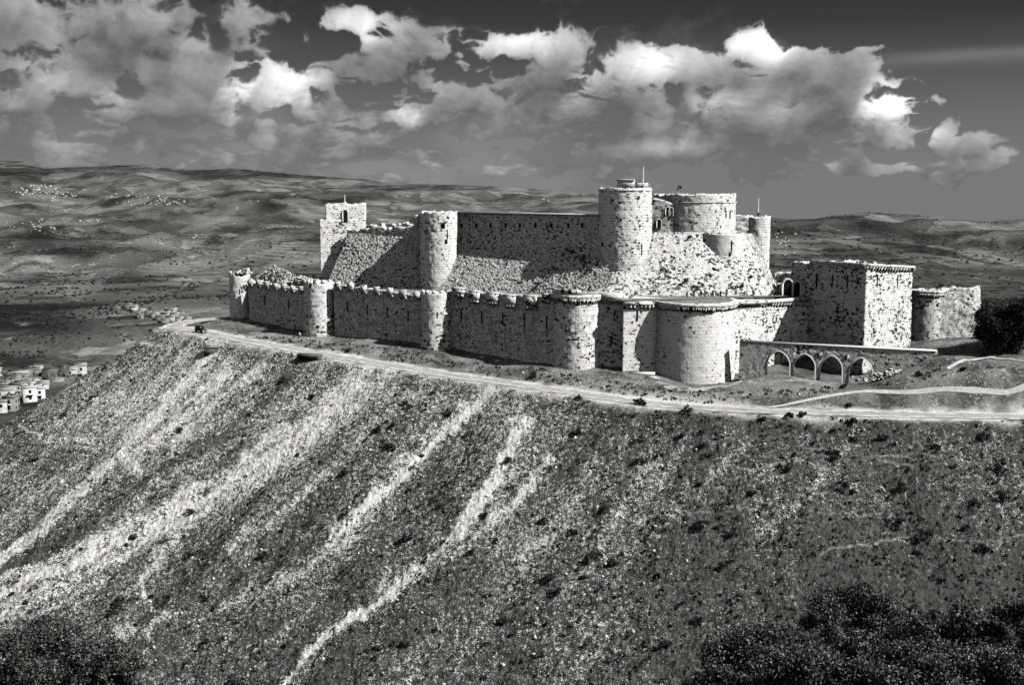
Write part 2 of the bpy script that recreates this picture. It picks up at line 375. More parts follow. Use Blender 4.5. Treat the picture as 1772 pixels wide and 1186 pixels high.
def tps_fit(P_, lam=2.):
    n = len(P_); xy = P_[:, :2]/100; d = np.linalg.norm(xy[:, None]-xy[None], axis=2); K = np.where(d > 0, d*d*np.log(d+1e-12), 0)+np.eye(n)*lam*.001
    A = np.zeros((n+3, n+3)); A[:n, :n] = K; A[:n, n] = 1; A[:n, n+1:] = xy; A[n, :n] = 1; A[n+1:, :n] = xy.T
    return np.linalg.solve(A, np.concatenate([P_[:, 2], np.zeros(3)]))
W_ = tps_fit(CP)
def tps(X, Y):
    sh = X.shape; x = X.ravel()/100; y = Y.ravel()/100; r = W_[-3]+W_[-2]*x+W_[-1]*y
    for i in range(len(CP)):
        d2 = (x-CP[i, 0]/100)**2+(y-CP[i, 1]/100)**2; r = r+W_[i]*.5*d2*np.log(d2+1e-14)
    return r.reshape(sh)
def hbase(X, Y):
    D, S, A, Z = seglocate(X, Y, ROADS); sd = D*S
    # end cap: beyond the first road point everything falls away
    inn = tps(X, Y)
    # north shoulder
    e = np.maximum(0, -(X-ROADS[0, 0])*.84+(Y-ROADS[0, 1])*.2-2)
    lf = np.clip((-20-X)/90, 0, 1)
    outp = Z - .2*np.minimum(D, 4) - (.60+.015*lf)*np.maximum(0, D-4)
    w = np.clip((sd+3)/6, 0, 1); w = w*w*(3-2*w)
    inn = np.where(X < -60, np.minimum(inn, -46-.0*X), inn)
    h = inn*(1-w)+outp*w
    left = np.clip((ROADS[0, 0]+6-X)/10, 0, 1)
    h = h*(1-left)+outp*left
    # gullies between ribs of the slope
    am = np.clip((sd-8)/30, 0, 1)
    h = h + am*(fbm(A/26., sd/130., None, 3, 3)*2.2+fbm(A/7., sd/45., None, 2, 9)*.5)
    cam_h = -3.2-.53*Y-.0006*X*X
    k = 6.; h = np.maximum(h, cam_h)+0*k
    return h, sd, A, D
STREAK = [ # px polyline, half width px, strength
 ([(372, 606), (330, 655), (270, 722), (205, 790)], 7, .9), ([(205, 790), (130, 860), (60, 925), (-10, 985)], 7, 1.15), ([(350, 620), (300, 690), (225, 770)], 5, .55), ([(395, 640), (310, 730), (225, 800)], 9, .5), ([(205, 785), (232, 815)], 9, .7), ([(330, 600), (280, 660), (200, 730)], 5, .3),
 ([(640, 650), (560, 715), (480, 785), (380, 850), (290, 900), (150, 965), (-10, 1030)], 9, .95), ([(610, 650), (500, 745), (400, 815), (300, 875), (150, 945), (-10, 1005)], 8, .55), ([(600, 700), (480, 805), (330, 900), (180, 975), (-10, 1060)], 8, .55),
 ([(690, 640), (600, 720), (520, 790), (400, 870)], 9, .42), ([(560, 740), (500, 790), (420, 840)], 8, .75), ([(740, 660), (640, 750), (560, 830)], 7, .3),
 ([(-10, 1085), (120, 1010), (260, 935), (330, 880)], 9, .5), ([(-10, 1110), (80, 1060), (180, 1000)], 7, .35), ([(330, 890), (270, 980), (240, 1020)], 8, .5), ([(250, 1010), (264, 1070), (245, 1140)], 3, .8), ([(300, 1060), (200, 1110)], 9, .55),
 ([(850, 680), (770, 750), (690, 830), (640, 880), (570, 945)], 7, .95), ([(830, 680), (720, 780), (640, 860)], 6, .4), ([(560, 820), (480, 900), (400, 960)], 8, .35),
 ([(910, 735), (860, 830), (790, 920), (720, 985), (640, 1050), (560, 1110), (490, 1190)], 9, 1.1), ([(900, 700), (880, 780), (840, 850)], 8, .55), ([(960, 800), (860, 900), (760, 975)], 5, .6), ([(990, 760), (930, 830), (850, 900)], 6, .45),
 ([(1130, 760), (1080, 860), (1040, 960), (980, 1030)], 11, .42), ([(1080, 760), (1010, 860), (940, 950)], 8, .3), ([(1300, 760), (1200, 850), (1120, 940)], 12, .35), ([(1180, 760), (1140, 840)], 10, .3),
 ([(1480, 750), (1420, 840), (1330, 920)], 13, .35), ([(1400, 760), (1350, 830)], 10, .25), ([(450, 640), (380, 690), (300, 780)], 9, .4), ([(330, 1080), (500, 1000), (620, 930)], 9, .32), ([(420, 1140), (560, 1050)], 8, .25)]
DARK = [([(500, 645), (468, 690), (400, 745), (350, 775), (250, 845), (100, 940), (-10, 992)], 9, .75), ([(0, 760), (120, 800)], 40, .25), ([(560, 880), (480, 960), (380, 1040)], 28, .2),
 ([(600, 1000), (500, 1060), (420, 1110)], 30, .25), ([(800, 1000), (700, 1100)], 40, .3), ([(440, 760), (350, 830)], 12, .25), ([(700, 720), (600, 800)], 14, .25), ([(1000, 700), (1250, 730), (1772, 740)], 14, .25)]
PATHS = [([(25, 735), (50, 752), (90, 760), (135, 762), (190, 778), (215, 795), (270, 830)], 2.0), ([(238, 599), (290, 597), (355, 590)], 1.6), ([(170, 622), (238, 599)], 1.2), ([(1130, 668), (1200, 676), (1290, 664), (1380, 655), (1420, 655)], 2.2), ([(60, 695), (120, 650)], 2), ([(190, 790), (120, 830), (60, 845), (0, 880)], 1.3), ([(620, 900), (520, 930), (430, 925), (330, 960)], 1.2), ([(1000, 830), (1150, 800), (1300, 815), (1500, 790), (1772, 800)], 1.2), ([(1100, 900), (1260, 880), (1420, 900), (1600, 870)], 1.1), ([(1350, 770), (1500, 790), (1640, 830), (1772, 850)], 1.1), ([(1420, 960), (1560, 930), (1700, 940), (1772, 925)], 1.1), ([(700, 1050), (820, 1020), (960, 1040)], 1.2)]
def pxline(px, py, line, wn=0.):
    b = np.full(px.shape, 1e9)
    for (x0, y0), (x1, y1) in zip(line[:-1], line[1:]):
        dx, dy = x1-x0, y1-y0; t = np.clip(((px-x0)*dx+(py-y0)*dy)/(dx*dx+dy*dy), 0, 1); b = np.minimum(b, np.hypot(px-x0-t*dx, py-y0-t*dy))
    return b
def density(X, Y, Z, sd, A):
    px, py = proj(X, Y, Z)
    w1 = fbm(A/5., sd/30., None, 4, 41)*.75+fbm(A/1.6, sd/14., None, 3, 44)*.35; w2 = fbm(X/3., Y/3., None, 3, 43)
    qx, qy = px+w1*7+w2*6, py+w1*4+w2*4
    base = .46+.07*fbm(X/18., Y/18., None, 3, 45)+.12*w1
    base = base - .17*np.clip((px-900)/600, 0, 1) - .10*np.clip((py-900)/280, 0, 1) - .16*np.clip((px-1000)/500, 0, 1)*np.clip((py-850)/250, 0, 1) + .10*np.clip((700-px)/300, 0, 1)*np.clip((900-py)/150, 0, 1)
    base = base + .06*w2
    g = 0
    for l, w, s in STREAK: 
        d = pxline(qx, qy, l); g = np.maximum(g, s*np.exp(-(d/(w*1.02))**1.6)); 
    r = base+g*.62
    for l, w, s in DARK: r = r - .34*s*np.exp(-(pxline(qx, qy, l)/w)**2)
    ins = np.clip((-sd-1)/3, 0, 1)     # platform by the castle: thin grass
    r = r*(1-ins)+ins*(.30+.16*fbm(X/6., Y/6., None, 4, 47))
    r = r*np.clip((Y-70)/60, 0, 1)
    return r, px, py
def axis(lo, a, b, hi, n0, n1, n2): return np.concatenate([np.linspace(lo, a, n0, endpoint=False), np.linspace(a, b, n1, endpoint=False), np.linspace(b, hi, n2)])
uu = axis(-1.2, -.50, .50, 1.2, 70, 1150, 70)
yy = np.concatenate([np.linspace(8, 150, 50, endpoint=False), np.linspace(150, 205, 60, endpoint=False), np.linspace(205, 300, 330, endpoint=False), np.linspace(300, 345, 130, endpoint=False), np.linspace(345, 415, 110, endpoint=False), np.linspace(415, 520, 30)])
U, YY = np.meshgrid(uu, yy, indexing='ij'); XX = U*YY
H, SD, AL, DD = hbase(XX, YY)
RD, PX, PY = density(XX, YY, H, SD, AL)
# ---- the fork path, sits on the same ground
FORKPX = [(1285, 706), (1330, 700), (1400, 689), (1480, 679), (1600, 669), (1700, 663), (1772, 659), (1900, 652), (2100, 648)]
def onground(px, py):
    v = ray(px, py); t = np.linspace(100, 440, 3000)/v[1]; h = hbase(v[0]*t, v[1]*t)[0]; k = np.argmax(v[2]*t < h); return np.array((v[0]*t[k], v[1]*t[k], h[k]))
FORK = smoothline(np.array([onground(*q) for q in FORKPX]), 6)
FD = seglocate(XX, YY, FORK)[0]
flat = np.clip((DD-4.2)/3, 0, 1)*np.clip((FD-1.2)/1.5, 0, 1)
rough = fbm(XX/2.6, YY/2.6, None, 3, 51)*.38+np.abs(fbm(XX/1.1, YY/1.1, None, 3, 53))*.55
slopeamt = np.clip((SD-4)/8, 0, 1)*.75+.25
Hn = H + rough*flat*slopeamt + fbm(XX/14., YY/14., None, 3, 57)*.7*flat*(.3+slopeamt)
# road bed cut smooth, verge
Hn = np.where(DD < 9, H*np.clip((DD-4.2)/4.8, 0, 1)+seglocate(XX, YY, ROADS)[3]*(1-np.clip((DD-4.2)/4.8, 0, 1))+(Hn-H), Hn)
pt = 0
for k_, (l, w) in enumerate(PATHS): pt = np.maximum(pt, np.exp(-(pxline(PX+fbm(XX/5., YY/5., None, 2, 77)*5, PY+fbm(XX/4., YY/4., None, 3, 78)*5, l)/w)**2)*(.75 if k_ < 5 else .32)*np.clip(.75+.8*fbm(XX/9., YY/9., None, 2, 79), 0, 1.2))
verge = np.exp(-((DD-4.2)/(1.5+.9*fbm(AL/9., SD*0, None, 3, 62)))**2)*np.clip(.7+.7*fbm(AL/4., SD/2., None, 3, 61), .1, 1.1)
grav = np.exp(-(pxline(PX, PY, [(960, 672), (1060, 686), (1180, 699), (1290, 706)])/12)**2)*1.2
RDc = np.clip(RD, 0, 1.3)
insd = np.clip((-SD-1)/3, 0, 1)*np.clip(.14+.22*fbm(XX/7., YY/7., None, 4, 63), 0, .5)
mesh_rock = np.clip(RDc, 0, 1.3); bare = np.clip(np.maximum.reduce([pt, verge, grav, insd]), 0, 1)
def ground_mat(t):
    p = pos(t); a = t.new('ShaderNodeAttribute'); a.attribute_name = 'rock'; a = a.outputs['Fac']
    b = t.new('ShaderNodeAttribute'); b.attribute_name = 'bare'; b = b.outputs['Fac']
    n1 = t.noise(p, .95, 5, .8); n2 = t.noise(t.vm('ADD', p, (31, 7, 3)), 3.6, 2, .7)
    n = t.m('ADD', t.m('MULTIPLY', n1, .55), t.m('MULTIPLY', n2, .45))
    th = t.lin(a, 0, 1, .635, .405)
    st = t.sm(t.m('SUBTRACT', n, th), -.006, .03)
    soil = t.lin(n1, .3, .7, .022, .125); soil = t.m('MULTIPLY', soil, t.lin(n2, .3, .7, .4, 1.7))
    stone = t.lin(t.m('FRACT', t.m('MULTIPLY', n1, 9.)), 0, 1, .5, 1.)
    v = t.mix(st, soil, stone)
    gr = t.lin(n1, .3, .7, .62, .98)
    v = t.mix(b, v, gr)
    h = t.m('ADD', n, t.m('MULTIPLY', st, .3))
    return v, (h, .5, 1.)
M['ground'] = material('stony_hillside', ground_mat)
Vt = np.stack([XX, YY, Hn], -1).reshape(-1, 3)
Qt = gridfaces(*U.shape)
hill = mk('ground', Vt, Qt, M['ground'], attr={'rock': mesh_rock.ravel(), 'bare': bare.ravel()}); tag(hill, kind='structure', label='stony scrub covered hillside below the castle')
def ground_z(x, y):
    """bilinear sample of the final mesh"""
    x = np.asarray(x, float); y = np.asarray(y, float); u = x/y
    i = np.clip(np.searchsorted(uu, u)-1, 0, len(uu)-2); j = np.clip(np.searchsorted(yy, y)-1, 0, len(yy)-2)
    fu = np.clip((u-uu[i])/(uu[i+1]-uu[i]), 0, 1); fy = np.clip((y-yy[j])/(yy[j+1]-yy[j]), 0, 1)
    return Hn[i, j]*(1-fu)*(1-fy)+Hn[i+1, j]*fu*(1-fy)+Hn[i, j+1]*(1-fu)*fy+Hn[i+1, j+1]*fu*fy
def hit(px, py, y0=100, y1=430):
    v = ray(px, py); t = np.linspace(y0, y1, 4000)/v[1]; h = ground_z(v[0]*t, v[1]*t); k = np.argmax(v[2]*t < h); return np.array((v[0]*t[k], v[1]*t[k], h[k]))
def strip(name, line, w, lift, mat, label, crown=.0):
    line = np.asarray(line); d = np.gradient(line[:, :2], axis=0); d /= np.linalg.norm(d, axis=1)[:, None]; n = np.column_stack([-d[:, 1], d[:, 0]])
    offs = np.linspace(-w, w, 9); V = []
    cum = np.concatenate([[0], np.cumsum(np.linalg.norm(np.diff(line[:, :2], axis=0), axis=1))])
    for i in range(len(line)):
        ww = 1+.16*float(fbm(np.array([cum[i]/4.]), np.array([w*7.]), None, 3, 91)[0])
        for o in offs:
            x_, y_ = line[i, 0]+n[i, 0]*o*ww, line[i, 1]+n[i, 1]*o*ww
            V.append((x_, y_, (float(ground_z(x_, y_)) if name == 'path' else line[i, 2])+lift))
    V = np.array(V); uv = np.column_stack([np.repeat(cum, 9), np.tile(offs, len(line))])
    o = mk(name, V, gridfaces(len(line), 9)[:, ::-1], mat, uv=uv); tag(o, label, kind='structure'); return o
def road_mat(t):
    uv = uvn(t); s_ = t.new('ShaderNodeSeparateXYZ'); t.l.new(uv, s_.inputs[0]); y = t.m('ABSOLUTE', s_.outputs[1])
    p = pos(t); n = t.noise(p, .5, 5, .65); tr = t.sm(t.noise(t.scale3(uv, .12, .9, 1), 1, 4), .4, .65, .82, 1.2)
    v = t.m('MULTIPLY', t.lin(n, .3, .7, .36, .56), tr)
    edge = t.sm(t.m('ADD', y, t.m('MULTIPLY', t.m('SUBTRACT', n, .5), 5.)), 2.1, 3.6)
    return t.mix(edge, v, .85), (t.noise(p, 6, 3), .03)
M['road'] = material('worn_asphalt', road_mat)
rl = smoothline(np.vstack([[ROAD[0]+np.array((26, 26, 1.0))], [ROAD[0]+np.array((4, 12, .5))], ROAD]), 14); 
rl[:, 2] = np.maximum(rl[:, 2], -1e3)
strip('road', rl, 3.5, .16, M['road'], 'pale asphalt road running below the castle walls')
M['track'] = material('gravel_track', plain(.62, .25, .8))
FORK2 = smoothline(FORK, 3); FORK2[:, 2] = ground_z(FORK2[:, 0], FORK2[:, 1])
strip('path', FORK2, .36, .2, M['track'], 'pale gravel track climbing away from the road')
tp = smoothline(np.array([hit(*q) for q in [(1640, 640), (1665, 626), (1700, 621), (1740, 623), (1790, 628), (1900, 632)]]), 6); tp[:, 2] = ground_z(tp[:, 0], tp[:, 1])
strip('path', tp, .5, .22, M['track'], 'pale track curving in front of the dark trees')
# ---------------------------------------------------------------- far landscape
RIDGE = [(-900, 285), (-300, 283), (0, 279), (60, 281), (95, 290), (180, 289), (270, 287), (330, 293), (380, 294), (410, 291), (450, 295), (520, 302), (640, 311), (760, 319), (850, 322), (950, 329), (1030, 336), (1130, 350), (1250, 366), (1335, 377), (1400, 378), (1440, 372), (1490, 367), (1540, 370), (1620, 377), (1700, 381), (1772, 377), (2100, 372), (2900, 370)]
RX = np.array([r[0] for r in RIDGE], float); RY = np.array([r[1] for r in RIDGE], float)
fa = axis(-1.5, -.52, .52, 1.5, 60, 900, 60); fy_ = np.geomspace(300, 9500, 660)
FU, FY = np.meshgrid(fa, fy_, indexing='ij'); FX = FU*FY
PXc = CX+FU*F*cT*1.0
rdist = np.interp(PXc, [0, 600, 1050, 1350, 1772], [7800, 6800, 5600, 4300, 4000])
tanr = -(np.interp(PXc, RX, RY)-319.5)/F
zr = tanr*rdist
def prof(tab): ys, zs = zip(*tab); return np.interp(np.log(FY), np.log(ys), zs)
pL = prof([(300, -125), (400, -112), (470, -106), (520, -104), (560, -101), (600, -105), (640, -112), (700, -121), (900, -126), (1050, -150), (1300, -163), (1700, -172), (2300, -175), (3000, -176), (4000, -165), (9500, -60)])
pM = prof([(300, -140), (430, -120), (600, -130), (900, -150), (1300, -165), (2000, -175), (3000, -170), (4000, -160), (9500, -80)])
pR = prof([(300, -150), (430, -110), (700, -105), (1000, -125), (1500, -150), (2200, -158), (3000, -150), (3600, -135), (9500, -120)])
wl = np.clip((700-PXc)/500, 0, 1); wr = np.clip((PXc-900)/500, 0, 1); base = pL*wl+pR*wr+pM*(1-wl-wr)
tt = np.clip((FY/rdist-.50)/.5, 0, 1); tt = tt**1.5
FZ = base*(1-tt)+zr*tt
env = np.clip((FY-560)/700, 0.03, 1)*np.where(FY < rdist, 1-np.clip((FY/rdist-.75)/.25, 0, 1)**2*.95, .05)
big = fbm(FX/1500., FY/1500., None, 2, 71); med = 1-np.abs(fbm(FX/620., FY/620., None, 4, 73))*2
hillh = big*62+med*30*(.5+.5*np.clip(FY/3000, 0, 1))+fbm(FX/160., FY/160., None, 4, 75)*7
# one rounded foreground hill on the left with terraces
hillh = hillh+26*np.exp(-(((FX+330)/150)**2+((FY-1010)/150)**2))/np.maximum(env, .3)
FZ = FZ + hillh*env*np.clip(FY/1600, .45, 1.0)
beyond = np.clip(FY/rdist-1, 0, 5); FZ = np.where(FY > rdist, zr-beyond*900, FZ)
FZ = FZ + np.clip(FY/rdist, 0, 1)**6*(FY <= rdist*1.0)*fbm(FX/90., FY/90., None, 3, 79)*3.
# terrace steps
tz = FZ/5.5; stepm = np.clip(fbm(FX/420., FY/420., None, 3, 81)*1.5+.25, 0, 1)*np.clip(1.6-FY/3200, 0, 1)
FZ = FZ + stepm*(np.sin(tz*2*math.pi)*.8)*.9
def far_mat(t):
    p = pos(t); s_ = t.new('ShaderNodeSeparateXYZ'); t.l.new(p, s_.inputs[0]); z = s_.outputs[2]
    p2 = t.scale3(p, 1, 1, 0)
    n0 = t.noise(p2, .0013, 4, .6, .6); n1 = t.noise(p2, .0045, 5, .65, .4); n2 = t.noise(p2, .022, 5, .7)
    fld = t.vor(t.vm('ADD', p2, t.vm('SCALE', nz(t, p2, .01), sc_=70.)), .0085, out='Color')
    fs = t.new('ShaderNodeSeparateColor'); t.l.new(fld, fs.inputs[0])
    v = t.lin(n1, .34, .66, .08, .185)
    v = t.m('MULTIPLY', v, t.lin(fs.outputs[0], 0, 1, .62, 1.5))
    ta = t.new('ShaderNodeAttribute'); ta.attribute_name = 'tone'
    v = t.m('MULTIPLY', v, t.sm(n0, .40, .58, .6, 1.2)); v = t.m('MULTIPLY', v, t.lin(ta.outputs['Fac'], 0, 1, .12, 1.95))  # broad noise and tone paint cloud shadows into the land colour
    zz = t.m('ADD', t.m('MULTIPLY', z, 1/4.2), t.m('MULTIPLY', n2, 1.1)); fr = t.m('FRACT', zz)
    ln = t.m('SUBTRACT', t.sm(fr, .0, .2, 1, 0), t.m('MULTIPLY', t.sm(fr, .5, .75, 0, 1), .55)); ln = t.m('MULTIPLY', ln, t.sm(fs.outputs[1], .1, .5)); ln = t.m('MULTIPLY', ln, t.sm(n2, .38, .56))
    v = t.m('ADD', v, t.m('MULTIPLY', t.m('MULTIPLY', ln, t.m('ADD', v, .05)), .8))
    wood_shade = t.sm(t.noise(t.vm('ADD', p2, (500, 90, 0)), .0036, 4, .65), .52, .60)  # dark patches for woods and for cloud shadow, in the land colour
    n3 = t.noise(p2, .16, 2, .7); v = t.m('MULTIPLY', v, t.lin(n3, .3, .7, .72, 1.3))
    vs = t.vor(p2, .085); spk = t.m('LESS_THAN', vs, t.m('ADD', t.m('MULTIPLY', wood_shade, .42), t.sm(n2, .54, .7, .0, .33)))
    v = t.m('MULTIPLY', v, t.m('SUBTRACT', 1, t.m('MULTIPLY', spk, .55)))
    v = t.m('MULTIPLY', v, t.m('SUBTRACT', 1, t.m('MULTIPLY', wood_shade, .5)))
    v = t.m('ADD', v, t.m('MULTIPLY', t.sm(t.m('ADD', n2, t.m('MULTIPLY', n1, .6)), .93, 1.03), .22))
    return t.m('MAXIMUM', v, .012), (n2, 8., .5)
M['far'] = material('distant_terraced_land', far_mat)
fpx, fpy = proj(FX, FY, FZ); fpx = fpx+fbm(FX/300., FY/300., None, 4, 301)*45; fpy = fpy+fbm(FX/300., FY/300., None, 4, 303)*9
FT = np.zeros_like(FX)  # cloud shadows and pale patches painted into the far land colour
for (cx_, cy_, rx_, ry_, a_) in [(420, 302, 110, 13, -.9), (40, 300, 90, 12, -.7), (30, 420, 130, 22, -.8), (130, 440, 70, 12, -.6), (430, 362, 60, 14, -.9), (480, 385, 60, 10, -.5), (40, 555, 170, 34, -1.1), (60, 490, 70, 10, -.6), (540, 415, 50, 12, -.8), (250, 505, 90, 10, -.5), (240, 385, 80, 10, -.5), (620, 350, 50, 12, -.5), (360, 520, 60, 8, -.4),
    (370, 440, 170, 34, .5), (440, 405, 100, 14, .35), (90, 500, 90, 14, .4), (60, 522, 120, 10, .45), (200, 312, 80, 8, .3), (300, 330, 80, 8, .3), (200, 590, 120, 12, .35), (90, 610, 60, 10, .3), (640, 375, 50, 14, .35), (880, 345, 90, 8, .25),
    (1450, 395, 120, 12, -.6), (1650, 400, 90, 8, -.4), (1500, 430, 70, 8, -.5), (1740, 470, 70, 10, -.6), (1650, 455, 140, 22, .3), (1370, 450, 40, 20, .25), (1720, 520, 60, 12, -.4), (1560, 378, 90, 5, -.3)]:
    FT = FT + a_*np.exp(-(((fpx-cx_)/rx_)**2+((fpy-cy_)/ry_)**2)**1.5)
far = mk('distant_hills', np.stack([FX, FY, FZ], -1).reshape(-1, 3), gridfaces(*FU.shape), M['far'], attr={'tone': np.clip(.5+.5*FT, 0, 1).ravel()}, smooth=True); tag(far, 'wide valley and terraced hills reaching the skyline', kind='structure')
gs = 40000
M['plain'] = material('distant_plain', plain(.1, .3, .001))
base_g = mk('plain', [(-gs, -gs/8, -1900), (gs, -gs/8, -1900), (gs, gs*.9, -1900), (-gs, gs*.9, -1900)], [(0, 1, 2, 3)], M['plain']); tag(base_g, 'low plain beyond the hills', kind='structure')
def far_z(x, y):
    x = np.asarray(x, float); y = np.asarray(y, float); u = x/y; i = np.clip(np.searchsorted(fa, u)-1, 0, len(fa)-2); j = np.clip(np.searchsorted(fy_, y)-1, 0, len(fy_)-2)
    fu = (u-fa[i])/(fa[i+1]-fa[i]); f2 = (y-fy_[j])/(fy_[j+1]-fy_[j])
    return FZ[i, j]*(1-fu)*(1-f2)+FZ[i+1, j]*fu*(1-f2)+FZ[i, j+1]*(1-fu)*f2+FZ[i+1, j+1]*fu*f2
def farhit(px, py, y0=440, y1=9000):
    v = ray(px, py); t = np.geomspace(y0, y1, 6000)/v[1]; h = far_z(v[0]*t, v[1]*t); m = v[2]*t < h
    if not m.any(): return None
    k = np.argmax(m); return np.array((v[0]*t[k], v[1]*t[k], h[k]))
# ================================================================== CASTLE
def xy(px, Y, py=560): q = P(px, py, Y); return (q[0], q[1])
def zat(py, Y, px=886): return P(px, py, Y)[2]
def tower(name, px, Y, hw, ytop, ybot, mat, label, batter=.02, amp=.12, rag=.5, cat='tower', group=None, flare=None, s=1, pymid=None, step=.5, sink=3, solidtop=False):
    pm = pymid or (ytop+ybot)/2; c = xy(px, Y, pm); r = hw*Y/F; zt = zat(ytop, Y-r*.5); zb = zat(ybot, Y-r)-sink
    R_ = root(name, (c[0], c[1], zb), label, cat, group)
    ringbuild('wall', circle(c, r, 72), zt, zb, M[mat], R_, batter, step, amp, 1., rag, s=s, flare=flare, solidtop=solidtop)
    return R_, c, r, zt, zb
def slits(R_, lst, kind='arrow_slit'):
    L0 = np.array(R_.location)
    for q in lst:
        px, py, Y = q[:3]; sc_ = q[3] if len(q) > 3 else (1, 1, 1); rz = q[4] if len(q) > 4 else 0; p = P(px, py, Y); inst(SLIT, kind, R_, p-L0, rz, sc_)
def cylslit(R_, c, r, px, py, h=1., w=1., kind='arrow_slit'):
    # on the drum surface facing the camera at column px
    best = None
    for a in np.linspace(math.pi, 2*math.pi, 400):
        q = (c[0]+r*math.cos(a), c[1]+r*math.sin(a)); z = P(px, py, q[1])[2]; d = abs(proj(q[0], q[1], z)[0]-px)
        if best is None or d < best[0]: best = (d, a, q, z)
    d, a, q, z = best; L0 = np.array(R_.location); inst(SLIT, kind, R_, (q[0]-L0[0], q[1]-L0[1], z-L0[2]), a+math.pi/2, (w, 1, h))
# ---- outer round towers of the west side
t1, c1, r1, zt1, _ = tower('round_tower', 416, 399, 17.5, 474, 546, 'smooth', 'small round tower at the far left end of the outer wall', rag=.9, s=2)
t2, c2, r2, zt2, _ = tower('round_tower', 553, 364, 26.5, 489, 583, 'pitted', 'round outer tower left of the road sign, second from the left end', rag=.7, s=3)
t3, c3, r3, zt3, _ = tower('round_tower', 755, 342, 25.5, 507, 614, 'pitted', 'slim round outer tower below the keep round tower, third along the outer wall', rag=.4, s=4)
t4, c4, r4, zt4, _ = tower('round_tower', 998, 320, 41, 511, 640, 'smooth', 'wide outer tower with two small dark windows above its corbels, left of the drum tower', rag=0, s=5, solidtop=True)
t5, c5, r5, zt5, _ = tower('round_tower', 1199, 318, 69, 524, 666, 'drum', 'largest pale drum tower standing nearest the road', batter=.03, rag=0, s=6, amp=.05, solidtop=True)
def arcpts(c, r, a0, a1, n): return [(c[0]+r*math.cos(a), c[1]+r*math.sin(a)) for a in np.linspace(math.radians(a0), math.radians(a1), n)]
def ringpart(R_, name, c, r0, r1_, z0, z1, mat, a0=0, a1=360, n=90):
    an = np.radians(np.linspace(a0, a1, n)); V = []
    for a in an:
        for (r, z) in ((r0, z0), (r1_, z0), (r1_, (z0+z1)/2), (r1_, z1), (r0, z1)): V.append((c[0]+r*math.cos(a), c[1]+r*math.sin(a), z))
    V = np.array(V); uv = np.column_stack([np.repeat(an*r1_, 5), V[:, 2]]); return mk(name, jit(V, .13, .9), gridfaces(n, 5), M[mat], R_, uv)
for (R_, c, r, zt, a0, a1, ct) in ((t5, c5, r5, zt5, 178, 372, 1.), (t4, c4, r4, zt4, 170, 330, 1.)):
    ringpart(R_, 'parapet', c, r-.2, r+(.95 if R_ is t4 else 1.1), zt-.75, zt+.3, 'smooth', a0-4, a1+4)
    ringpart(R_, 'painted_shade_band', c, r-.2, r+.16, zt-2.1, zt-.75, 'shade_band', a0, a1)  # solid dark band painting the shade behind the corbels
    corbels(R_, arcpts(c, r, a0, a1, 60), zt-.75, 1.2, sc_=1.25)
    mk('roof', [(c[0]+(r-.8)*math.cos(q), c[1]+(r-.8)*math.sin(q), zt+.12) for q in np.linspace(0, 6.2832, 49)[:-1]], None, M['gravel'], R_, ng=[list(range(48))])
ringpart(t4, 'upper_parapet', c4, r4-.5, r4+.5, zt4+.3, zt4+1.9, 'smooth', 190, 275)
cylslit(t5, c5, r5, 1222, 585, 1.5); cylslit(t5, c5, r5+.2, 1226, 540, .25, 12, 'ledge'); cylslit(t4, c4, r4, 980, 570, 1.2)
cylslit(t4, c4, r4+.5, 974, 504, .5, 3.6, 'window'); cylslit(t4, c4, r4+.5, 986, 505, .5, 3.4, 'window')
cylslit(t2, c2, r2, 566, 525, .8); cylslit(t3, c3, r3, 757, 545, .8); cylslit(t1, c1, r1, 415, 505, .8)
for R_, c, r, zt, n_, a_ in ((t2, c2, r2, zt2, 5, (200, 330)), (t3, c3, r3, zt3, 5, (200, 330)), (t1, c1, r1, zt1, 3, (210, 330))):
    for a in np.linspace(math.radians(a_[0]), math.radians(a_[1]), n_):
        MB().box((c[0]+(r-.35)*math.cos(a), c[1]+(r-.35)*math.sin(a), zt+.35), (1.1, .8, 1.1), (-math.sin(a), math.cos(a))).build('merlon', M['pitted'], R_, .12)
# ---- curtain walls, west side
def curtain(name, a, b, label, mat='west', thick=2.6, amp=.16, rag=.5, s=1, sink=5, cat='wall', group=None, batter=0.):
    """a, b: (px, Y, ytop, ybot) ends"""
    pts = []
    for (px, Y, yt, yb) in (a, b):
        q = xy(px, Y, (yt+yb)/2); pts.append((q[0], q[1], zat(yt, Y), zat(yb, Y)-sink))
    m = [(pts[0][i]+pts[1][i])/2 for i in range(4)]
    R_ = root(name, (m[0], m[1], m[3]), label, cat, group)
    wallbuild('wall', pts, M[mat], R_, thick, .5, amp, 1.0, rag, s, batter)
    return R_, np.array(pts)
def merlons(R_, pts, n, w, h, mat='west', inset=.5, corb=True, t0=.06, t1_=.94):
    a, b = pts[0], pts[1]; d = (b-a)[:2]; L = np.linalg.norm(d); d /= L; nn = np.array((-d[1], d[0])); nn = nn if nn[1] > 0 else -nn
    for i in range(n):
        t = t0+(t1_-t0)*i/(n-1); c = a+(b-a)*t; hh = h*random.uniform(.75, 1.15)
        o = MB().box((c[0]+nn[0]*inset-nn[0]*.9, c[1]+nn[1]*inset-nn[1]*.9, c[2]+hh/2-.9), (w*random.uniform(.8, 1.1), 1.1, hh+.9), d).build('merlon', M[mat], R_, .2)
        if corb:
            L0 = np.array(R_.location)
            for k in (-.5, .5): inst(SMALL_CORBEL, 'corbel', R_, (c[0]+d[0]*k*w*.8-L0[0], c[1]+d[1]*k*w*.8-L0[1], c[2]-1.2-L0[2]), math.atan2(d[1], d[0]) if d[0] > 0 else math.atan2(-d[1], -d[0]), (1.2, 1.15, 1))
